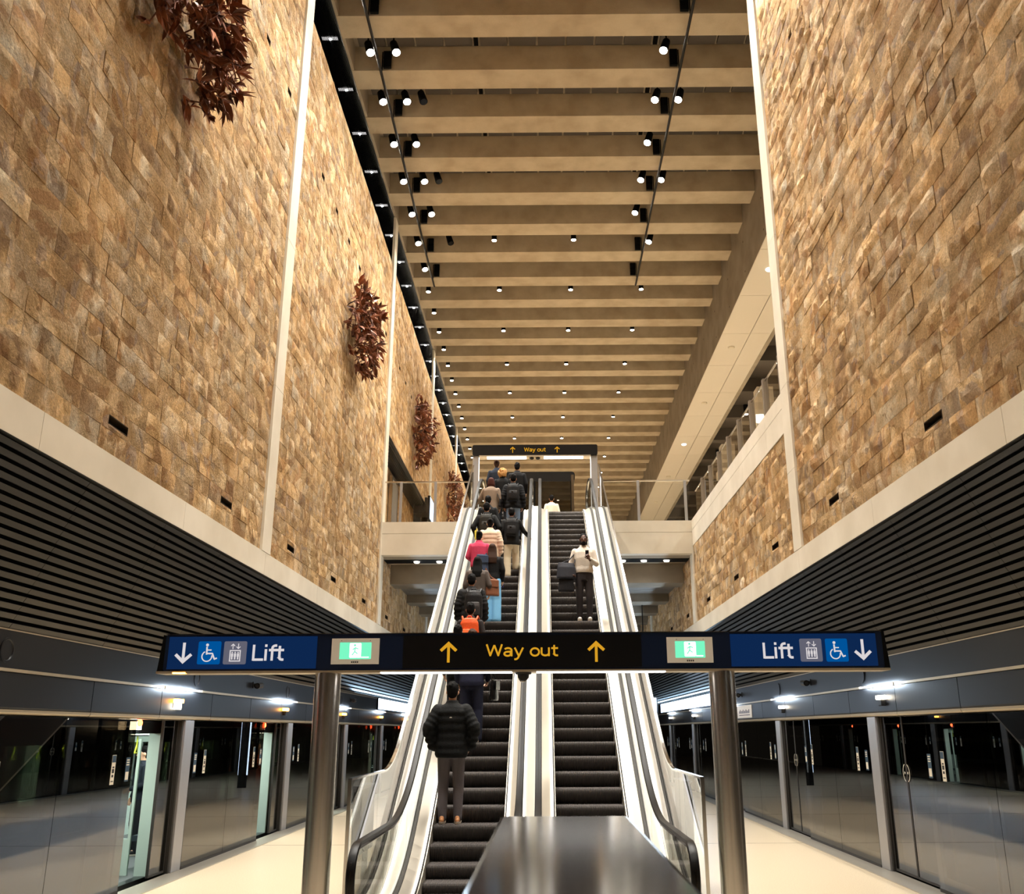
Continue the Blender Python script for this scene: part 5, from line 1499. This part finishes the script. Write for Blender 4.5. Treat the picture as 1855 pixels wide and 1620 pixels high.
    if beard:
        g = MB(); g.ell(hc((0, 0.040, 1.550)), 0.058 * s, 0.056 * s, 0.046 * s, 14, 8)
        for q in (-1, 1): g.capsule(hc((q * 0.066, 0.01, 1.64)), hc((q * 0.052, 0.04, 1.56)), 0.016 * s, 0.02 * s)
        g.capsule(hc((-0.022, 0.088, 1.583)), hc((0.022, 0.088, 1.583)), 0.009 * s, 0.009 * s, 8)
        put('beard', fuse(g, 0.009 * s, 3, 'beard'), HAIRM['black'], t)
    # ---- top
    g = MB(); B = bulk
    def puffed(rows):
        if not puff: return rows
        out = []
        for i_, (r0, r1) in enumerate(zip(rows, rows[1:])):
            if r1[2] > 1.46: out.append(r0); continue
            nn_ = max(1, round((r1[2] - r0[2]) / 0.026))
            for j in range(nn_):
                u = j / nn_; zz = r0[2] + (r1[2] - r0[2]) * u
                b_ = abs(sin(pi * (zz - coat_len) / 0.105)) ** 0.6
                out.append(tuple(r0[q] + (r1[q] - r0[q]) * u for q in range(3)) + tuple((r0[q] + (r1[q] - r0[q]) * u) + 0.015 * b_ - 0.006 for q in (3, 4)))
        return out + [rows[-1]]
    rg(puffed([(0, 0, coat_len, 0.178 * B, 0.130 * B), (0, 0, coat_len + 0.06, 0.186 * B, 0.138 * B), (0, 0.004, 1.08, 0.172 * B, 0.128 * B), (0, 0.008, 1.25, 0.188 * B, 0.138 * B), (0, 0, 1.37, 0.195 * B, 0.130 * B), (0, -0.008, 1.44, 0.150 * B, 0.105 * B), (0, -0.012, 1.49, 0.085, 0.080)] + ([(0, -0.012, 1.525, 0.075, 0.075)] if collar else [])), g)
    for q in (-1, 1):
        sh, el, wr, an = arms[q]
        k = 0.078 if puff else 0.064
        w2 = wr if sleeves else el + (wr - el) * 0.15
        g.capsule(sh, el, k * B * s, (k - 0.008) * B * s); g.capsule(el, el + (w2 - el) * 0.93, (k - 0.008) * B * s, (k - 0.024) * B * s)
    if puff:   # quilted rolls round the sleeves
        for q in (-1, 1):
            sh, el, wr, an = arms[q]
            for A_, B_, n_ in ((sh, el, 4), (el, wr, 3)):
                d_ = (B_ - A_).normalized(); rt = d_.to_track_quat('Z', 'Y').to_matrix()
                for i_ in range(n_): g.ell(A_ + (B_ - A_) * ((i_ + 0.5) / n_), 0.082 * B * s, 0.082 * B * s, 0.060 * s, 12, 8, 0, rt)
    put('jacket' if sleeves else 'shirt', fuse(g, 0.012 * s, 3 if puff else 4, 'jacket'), cloth(top, 0.8, False), t)
    # ---- trousers
    g = MB()
    rg([(0, 0, 0.80, 0.150, 0.115), (0, 0, 0.92, 0.166, 0.120), (0, 0, 1.04, 0.152, 0.110)], g)
    for q in (-1, 1):
        hip, kn, an = legs[q]
        a2 = (an[0], an[1], an[2] - (0.02 if not wide else 0.035) * s)
        g.capsule(hip, kn, (0.098 + wide * 0.3) * s, (0.074 + wide * 0.7) * s); g.capsule(kn, a2, (0.074 + wide * 0.7) * s, (0.058 + wide) * s)
    put('trousers', fuse(g, 0.014 * s, 4, 'trousers'), cloth(bottom), t)
    for q in (-1, 1):
        hip, kn, an = legs[q]; az = an[2] - 0.085 * s
        g = MB()
        g.ell((an[0], an[1] + 0.045 * s, az + 0.045 * s), 0.046 * s, 0.130 * s, 0.040 * s, 14, 8); g.ell((an[0], an[1] - 0.01 * s, az + 0.07 * s), 0.043 * s, 0.055 * s, 0.05 * s, 12, 8)
        so = put('shoe', fuse(g, 0.010 * s, 2, 'shoe'), cloth(shoe, 0.5), t)
        g = MB(); g.rings([(an[0], an[1] + 0.045 * s, az + 0.0, 0.044 * s, 0.132 * s), (an[0], an[1] + 0.045 * s, az + 0.026 * s, 0.047 * s, 0.136 * s)], 16)
        o = g.build('sole', cloth((206, 192, 176), 0.6)); o.parent = so
    P = Person(); P.root = t; P.s = s; P.ends = ends; P.arms = arms; P.lean = lean; P.V = V
    return P

def world(P, p):
    """a point in the person's own frame, in world coordinates"""
    r = P.root; c, q = cos(r.rotation_euler[2]), sin(r.rotation_euler[2])
    return Vector((r.location[0] + p[0] * c - p[1] * q, r.location[1] + p[0] * q + p[1] * c, r.location[2] + p[2]))

def backpack(P, label, rgb, w=0.30, h=0.44, d=0.15, zc=1.22, pocket=None, rough=0.6, dx=0.0, yb=-0.135, trim=None):
    s = P.s
    c = P.V((dx, yb, zc))
    t = thing('backpack', tuple(world(P, c)), label, 'backpack', None, P.root.rotation_euler[2])
    mt = cloth(rgb, rough)
    g = MB(); g.rings([(0, -d * .5, -h * .5, w * .46, d * .42), (0, -d * .5, -h * .42, w * .5, d * .5), (0, -d * .5, 0, w * .5, d * .5), (0, -d * .5, h * .3, w * .47, d * .46), (0, -d * .45, h * .46, w * .36, d * .36), (0, -d * .42, h * .5, w * .2, d * .2)], 20)
    o = put('bag_body', fuse(g, 0.014, 3, 'bag'), mt, t)
    g = MB(); g.rings([(0, -d * 1.0, -h * .40, w * .36, d * .22), (0, -d * 1.02, -h * .1, w * .38, d * .26), (0, -d * .98, h * .06, w * .34, d * .18)], 16)
    put('front_pocket', fuse(g, 0.012, 3, 'pocket'), cloth(pocket or tuple(int(v * 1.25) for v in rgb), rough), t)
    for q in (-1, 1):
        g = MB(); g.path([(q * w * .34, -0.02, h * .44), (q * w * .40, 0.05, h * .58), (q * w * .44, 0.17, h * .50)], 0.017, 6); o = g.build('shoulder_strap', mt); o.parent = t
    g = MB(); g.path([(-0.04, -d * .45, h * .5), (-0.03, -d * .45, h * .56), (0.03, -d * .45, h * .56), (0.04, -d * .45, h * .5)], 0.010, 6); o = g.build('carry_loop', mt); o.parent = t
    if trim:
        g = MB(); g.box(-0.04, 0.01, -d * 1.31, -d * 1.22, -0.02, 0.0); o = g.build('buckle', M['chrome']); o.parent = t
    return t
def handbag(P, at, label, rgb, w=0.30, h=0.26, d=0.10, rz=0.0, strap_to=None, rough=0.5, name='handbag'):
    loc = world(P, at)
    t = thing(name, tuple(loc), label, 'bag', None, P.root.rotation_euler[2] + rz)
    mt = cloth(rgb, rough)
    g = MB(); g.rings([(0, 0, -h * .5, w * .48, d * .5), (0, 0, -h * .4, w * .5, d * .55), (0, 0, h * .2, w * .46, d * .42), (0, 0, h * .5, w * .40, d * .16)], 18)
    put('bag_body', fuse(g, 0.011, 2, 'bag'), mt, t)
    g = MB(); g.box(-w * .36, w * .36, -d * .58, -d * .40, 0.0, h * .42); o = g.build('flap', mt, bevel=0.01); o.parent = t
    g = MB()
    if strap_to is not None:
        a = (world(P, strap_to) - loc); c, q = cos(-t.rotation_euler[2]), sin(-t.rotation_euler[2]); a = Vector((a.x * c - a.y * q, a.x * q + a.y * c, a.z))
        g.path([(-w * .36, 0, h * .42), tuple(a * 0.55 + Vector((-w * .15, 0, 0))), tuple(a), tuple(a * 0.55 + Vector((w * .15, 0, 0))), (w * .36, 0, h * .42)], 0.011, 6)
    else:
        g.path([(-w * .25, 0, h * .45), (-w * .18, 0, h * .85), (0, 0, h * 1.0), (w * .18, 0, h * .85), (w * .25, 0, h * .45)], 0.010, 6)
    o = g.build('strap', mt); o.parent = t
    return t
def phone(P, label, q, rgb=(20, 20, 24)):
    e = P.ends[q]
    t = thing('phone', tuple(world(P, e)), label, 'phone', None, P.root.rotation_euler[2])
    g = MB(); g.box(-0.036, 0.036, -0.005, 0.005, -0.045, 0.105); o = g.build('phone_case', cloth(rgb, 0.3), bevel=0.004); o.parent = t
    g = MB(); g.box(-0.032, 0.032, -0.0065, -0.005, -0.04, 0.10); o = g.build('phone_screen', mat('phone_glass', (14, 14, 18), 0.1)); o.parent = t
    return t

def st(k): y = 16.975 + 0.3466 * k; return y + 0.19, curve(y, 0.75)
BLK = (17, 17, 18)
# left escalator, from the bottom up
y, z = st(-10)
p1 = person('man in black puffer jacket, grey jeans and tan shoes, lowest on the left escalator', -1.31, y, z, 0, 1.88, 'light', 'short', 'black', (16, 17, 17), (102, 95, 97), (228, 164, 116), 'pocket', 'pocket', coat_len=0.80, puff=True, bulk=1.14)
g = MB(); g.prism([(0.0 + 0.018 * cos(a * pi / 8), 1.395 + 0.014 * sin(a * pi / 8)) for a in range(9)], 'Y', -0.196, -0.186)
o = g.build('jacket_badge', M['sticker']); o.parent = p1.root
y, z = st(-5)
p2 = person('person in navy top and trousers whose head is behind the sign', -1.17, y, z, 0, 1.76, 'light', 'short', 'brown', (42, 44, 66), (34, 36, 54), (60, 62, 84), 'down', 'bag', coat_len=0.86, bulk=1.1, wide=0.02)
handbag(p2, (0.36, 0.0, 0.80), 'black leather bag hanging at the right side of the person in navy', (18, 17, 18), 0.34, 0.34, 0.12, 1.35, (0.23, 0.0, 1.42), 0.25)
y, z = st(-4)
p3 = person('dark haired person in black, only the head showing just above the sign beam', -1.44, y, z, 0, 1.66, 'light', 'short', 'black', BLK, (30, 30, 34), (40, 38, 38), 'down', 'down')
y, z = st(-2)
p4 = person('person in dark jacket wearing the orange backpack, head just above the sign', -1.29, y, z, 0, 1.70, 'mid', 'short', 'black', (40, 34, 32), (30, 30, 34), (40, 38, 38), 'down', 'down')
backpack(p4, 'bright orange backpack worn just above the sign beam', (222, 84, 34), 0.34, 0.46, 0.16, 1.23, (236, 104, 50), 0.5)
y, z = st(1)
p5 = person('man in black hooded jacket with a large black backpack on the left escalator', -1.36, y, z, 0, 1.75, 'mid', 'short', 'black', (22, 21, 21), (28, 30, 40), (40, 38, 38), 'down', 'down', bulk=1.14, puff=True)
backpack(p5, 'large black backpack with grey pocket on the man in the hooded jacket', (26, 25, 26), 0.34, 0.52, 0.19, 1.16, (56, 52, 52), 0.45, 0.06, trim=True)
y, z = st(4)
p6 = person('woman with long black hair in grey coat carrying a brown bag', -1.33, y, z, 0, 1.65, 'light', 'long', 'black', (86, 76, 70), (44, 40, 42), (40, 38, 38), 'down', 'bag', coat_len=0.60, bulk=1.1)
handbag(p6, (0.30, 0.06, 1.04), 'soft brown leather shoulder bag of the woman in the grey coat', (132, 84, 60), 0.32, 0.34, 0.13, 0.5, (0.17, 0.0, 1.42), 0.45)
y, z = st(6)
p7 = person('woman with long brown hair, black top and pale blue wide trousers', -1.07, y, z, 0, 1.63, 'light', 'long', 'brown', (20, 19, 20), (128, 190, 232), (206, 196, 186), 'down', 'down', coat_len=0.92, wide=0.055)
handbag(p7, (-0.20, -0.10, 1.20), 'blue grey drawstring bag on the back of the woman with pale blue trousers', (58, 70, 92), 0.30, 0.38, 0.16, 0.3, (-0.12, -0.02, 1.43), 0.8, 'drawstring_bag')
phone(p7, 'small phone with a lilac case held low by the woman in pale blue trousers', 1, (120, 120, 200))
y, z = st(8)
p8 = person('woman in bright pink top with a yellow band in her black hair', -1.40, y, z, 0, 1.63, 'light', 'bun', 'black', (206, 66, 98), (40, 40, 46), (40, 38, 38), 'front', 'front', coat_len=0.9, bulk=1.08)
g = MB(); g.capsule((-0.078, -0.05, 1.62), (-0.075, -0.085, 1.44), 0.020, 0.016); g.capsule((-0.078, -0.03, 1.60), (-0.045, -0.02, 1.68), 0.016, 0.012); o = g.build('hair_band', cloth((206, 184, 70))); o.parent = p8.root
y, z = st(10)
p9 = person('person with black hair in pale cream puffer jacket on the left escalator', -1.20, y, z, 0, 1.64, 'light', 'bun', 'black', (226, 198, 172), (54, 48, 48), (60, 56, 56), 'down', 'down', coat_len=0.70, puff=True, bulk=1.12)
y, z = st(12)
p10 = person('man in black jacket with an olive black backpack and elbows out', -1.33, y, z, 0, 1.76, 'light', 'short', 'black', (20, 20, 20), (34, 34, 40), (40, 38, 38), 'pocket', 'pocket', bulk=1.12)
backpack(p10, 'olive black backpack on the man ahead of the cream puffer jacket', (38, 36, 30), 0.30, 0.44, 0.16, 1.22, (46, 43, 36), 0.6, trim=True)
p11 = person('man in dark jacket and loose cream trousers with a hand on the handrail', -0.74, st(12)[0], st(12)[1], 0, 1.64, 'mid', 'short', 'black', (24, 23, 23), (226, 208, 178), (198, 178, 156), 'down', 'rail', coat_len=0.80, wide=0.03, step_up=1, bulk=1.1, lean=0.08)
backpack(p11, 'flat black daypack with a white mark on the man in cream trousers', (22, 21, 22), 0.30, 0.42, 0.13, 1.22, (28, 26, 27), 0.6, trim=True, yb=-0.10)
y, z = st(14)
p12 = person('person with black hair in black top and denim, behind the woman in taupe', -1.34, y, z, 0, 1.68, 'light', 'short', 'black', BLK, (50, 62, 84), (40, 38, 38), 'down', 'down')
y, z = st(18)
p13 = person('woman with auburn bob in taupe coat near the top of the left escalator', -1.35, y, z, 0, 1.68, 'light', 'bob', 'auburn', (142, 122, 104), (46, 50, 62), (40, 38, 38), 'rail', 'down', coat_len=0.62, bulk=1.16)
handbag(p13, (0.26, -0.08, 0.98), 'small dark bag on a long strap beside the woman in taupe', (30, 26, 26), 0.2, 0.2, 0.08, 1.2, (0.10, -0.03, 1.46))
p14 = person('man in dark padded jacket and blue jeans wearing a black backpack', -0.77, st(18)[0], st(18)[1], 0, 1.77, 'mid', 'short', 'black', (24, 24, 26), (112, 128, 150), (40, 38, 38), 'down', 'down', puff=True, bulk=1.12)
backpack(p14, 'black backpack with a small white mark on the man in blue jeans', (22, 21, 22), 0.32, 0.46, 0.17, 1.22, (28, 26, 27), 0.5, trim=True)
y, z = st(20)
p15 = person('woman with curly blonde hair in black near the top of the left escalator', -1.08, y, z, 0, 1.69, 'light', 'curly', 'blonde', BLK, (30, 30, 34), (40, 38, 38), 'down', 'down')
y, z = st(22)
p16 = person('person in blue grey jacket with hair tied up, beyond the curly blonde woman', -1.28, y, z, 0, 1.72, 'light', 'bun', 'brown', (38, 46, 60), (30, 30, 34), (40, 38, 38), 'down', 'down')
y, z = st(21)
p17 = person('man in black coat at the very top of the left escalator, on its right side', -0.70, y, z, 0, 1.75, 'light', 'short', 'black', (18, 18, 20), (30, 30, 34), (40, 38, 38), 'down', 'down', bulk=1.08)
# right escalator
y, z = st(6)
q1 = person('bearded man in white shirt looking at his phone on the right escalator', 0.85, y - 0.02, z, pi, 1.82, 'dark', 'short', 'black', (216, 204, 190), (48, 42, 42), (232, 226, 218), 'phone', 'bag', coat_len=0.96, beard=True, head_turn=(0, 0.6), bulk=1.04, collar=True)
phone(q1, 'black phone held up in the left hand of the bearded man', -1)
handbag(q1, (0.37, 0.16, 1.02), 'bulky dark grey shoulder bag of the man in the white shirt', (46, 46, 52), 0.44, 0.34, 0.20, 0.35, (0.15, 0.02, 1.45), 0.7, 'shoulder_bag')
handbag(q1, (0.38, 0.18, 0.76), 'dark folded jacket hanging over the arm of the man in the white shirt', (30, 28, 30), 0.34, 0.34, 0.12, 0.2, (0.28, 0.12, 0.98), 0.9, 'folded_jacket')['category'] = 'jacket'
g = MB(); g.box(-0.16, 0.16, 0.06, 0.075, 1.0, 1.035)
q2 = person('person in white T-shirt on the landing past the right escalator', 0.30, 31.0, LAND, 0, 1.74, 'mid', 'short', 'black', (230, 220, 206), (40, 40, 46), (60, 56, 56), 'down', 'down', sleeves=False, collar=False)
# passengers in the train
person('passenger in dark jacket standing inside the nearest open train doorway', -7.0, 17.0, 0.0, 2.2, 1.75, 'light', 'short', 'black', (30, 34, 44), (30, 30, 34), (40, 38, 38), 'front', 'down')
person('passenger in grey hoodie standing deeper inside the train, past the nearest doorway', -7.7, 18.8, 0.0, 1.8, 1.70, 'light', 'short', 'brown', (96, 100, 98), (40, 40, 46), (40, 38, 38), 'phone', 'down')
person('passenger in dark green behind the smoked train window nearest the camera', -6.95, 12.1, 0.0, -1.2, 1.72, 'light', 'short', 'brown', (44, 52, 48), (30, 30, 34), (40, 38, 38), 'front', 'front')
person('passenger with orange jacket in the train seen behind the left sign pillar', -6.7, 22.6, 0.0, -1.5, 1.74, 'mid', 'short', 'black', (196, 84, 44), (30, 30, 34), (40, 38, 38), 'front', 'down')
# ------------------------------------------------------------------ the lamps' light and added lights
def spot(x, y, z, target, watts, angle, rgb, blend=0.6, size=0.09):
    l = bpy.data.lights.new('lamp_light', 'SPOT'); l.energy = watts; l.spot_size = radians(angle); l.spot_blend = blend
    l.shadow_soft_size = size; l.color = rgb
    o = bpy.data.objects.new('lamp_light', l); COL.objects.link(o)
    o.location = (x, y, z)
    d = Vector(target) - Vector((x, y, z)); o.rotation_euler = d.to_track_quat('-Z', 'Y').to_euler()
    o['kind'] = 'helper'
    return o
def area(x, y, z, sx, sy, rot, watts, rgb):
    l = bpy.data.lights.new('strip_light', 'AREA'); l.shape = 'RECTANGLE'; l.size = sx; l.size_y = sy; l.energy = watts; l.color = rgb
    o = bpy.data.objects.new('strip_light', l); COL.objects.link(o); o.location = (x, y, z); o.rotation_euler = rot
    o['kind'] = 'helper'
    return o
WARM = (1.0, 0.955, 0.87); NEUT = (1.0, 0.97, 0.90); COOL = (0.72, 0.86, 1.0)
EW, EF, ED = 1080, 1250, 1350
for (x, y, k) in LAMPS:
    z = CEIL - 0.06
    if k == 'w':      # wall washers
        tx = WR if x < 0 else WL        # aimed across the hall at the opposite wall
        spot(x, y, z, (tx, y, 6.2), EW, 84, WARM)
        gx = -3.4 if x < 0 else 2.9
        if y < 34: spot(gx, y + 0.2, z, (WL if x < 0 else WR, y, 9.0), 420, 96, WARM)  # extra grazing spot with no fitting, added to bring out stone relief
    elif k == 'f':
        spot(x, y, z, (x * 0.75, y - 0.5, 0), EF, 62, NEUT)
    elif k == 'b':
        spot(x, y, z, (x * 0.75, y - 0.5, 0), EF * 0.95, 62, NEUT)
    elif k == 'd':
        spot(x, y, z - 0.02, (x, y, 0), ED, 74, WARM)
    else:
        spot(x, y, z - 0.02, (WL, y, 8.0), 560, 100, WARM)
# light bars on the platform door headers
for sx, X, yp0 in ((1, -5.50, 14.8), (-1, 5.03, 14.72)):
    for k in range(-3, 5):
        yp = yp0 + PSD * k
        area(X + sx * 0.13, yp - 0.28, 2.62, 0.05, 1.45, (0, radians(60 * sx), 0), 18, COOL)
    ya, yb = (31.5, 44.0) if sx > 0 else (27.6, 41.0)
    area(X + sx * 0.09, (ya + yb) / 2, 2.86, 0.34, yb - ya - .1, (0, radians(-90 if sx > 0 else 90), 0), 260, COOL)
for i in range(-3, 22):
    l = bpy.data.lights.new('glint_light', 'POINT'); l.energy = 26; l.shadow_soft_size = 0.03; l.color = (1, 0.96, 0.9)  # added point lights that spread the glints over the slats
    o = bpy.data.objects.new('glint_light', l); COL.objects.link(o); o.location = (WL - 0.31, YC0 + PITCH * i - 0.45, CEIL + 0.09); o['kind'] = 'helper'
for sx, X in ((1, -5.40), (-1, 4.93)):
    area(X, 36.0, 3.06, 0.2, 17.0, (0, radians(180 + 12 * sx), 0), 260, (0.5, 0.75, 1.0))  # added uplight with no fitting, tints the louvre slats blue
# sign light strips
area(-0.92, YS + 0.02, 2.512, 1.2, 0.1, (0, 0, 0), 2.5, NEUT); area(0.54, YS + 0.02, 2.512, 1.2, 0.1, (0, 0, 0), 2.5, NEUT)
# train cabin lights
for k in range(0, 6):
    area(XT - 0.75, 11.5 + k * 5, 2.13, 0.2, 4.5, (0, 0, 0), 90, (0.9, 1.0, 0.94))
# concourse lamps on the right
for i in range(8):
    spot(9.6, 18.8 + i * 3.6, 15.8, (9.6, 18.8 + i * 3.6, 8), 900, 120, NEUT)
# under the bridge
for x in (-3.2, 3.1): spot(x, 28.3, 6.9, (x, 29.0, 0), 45, 150, NEUT)
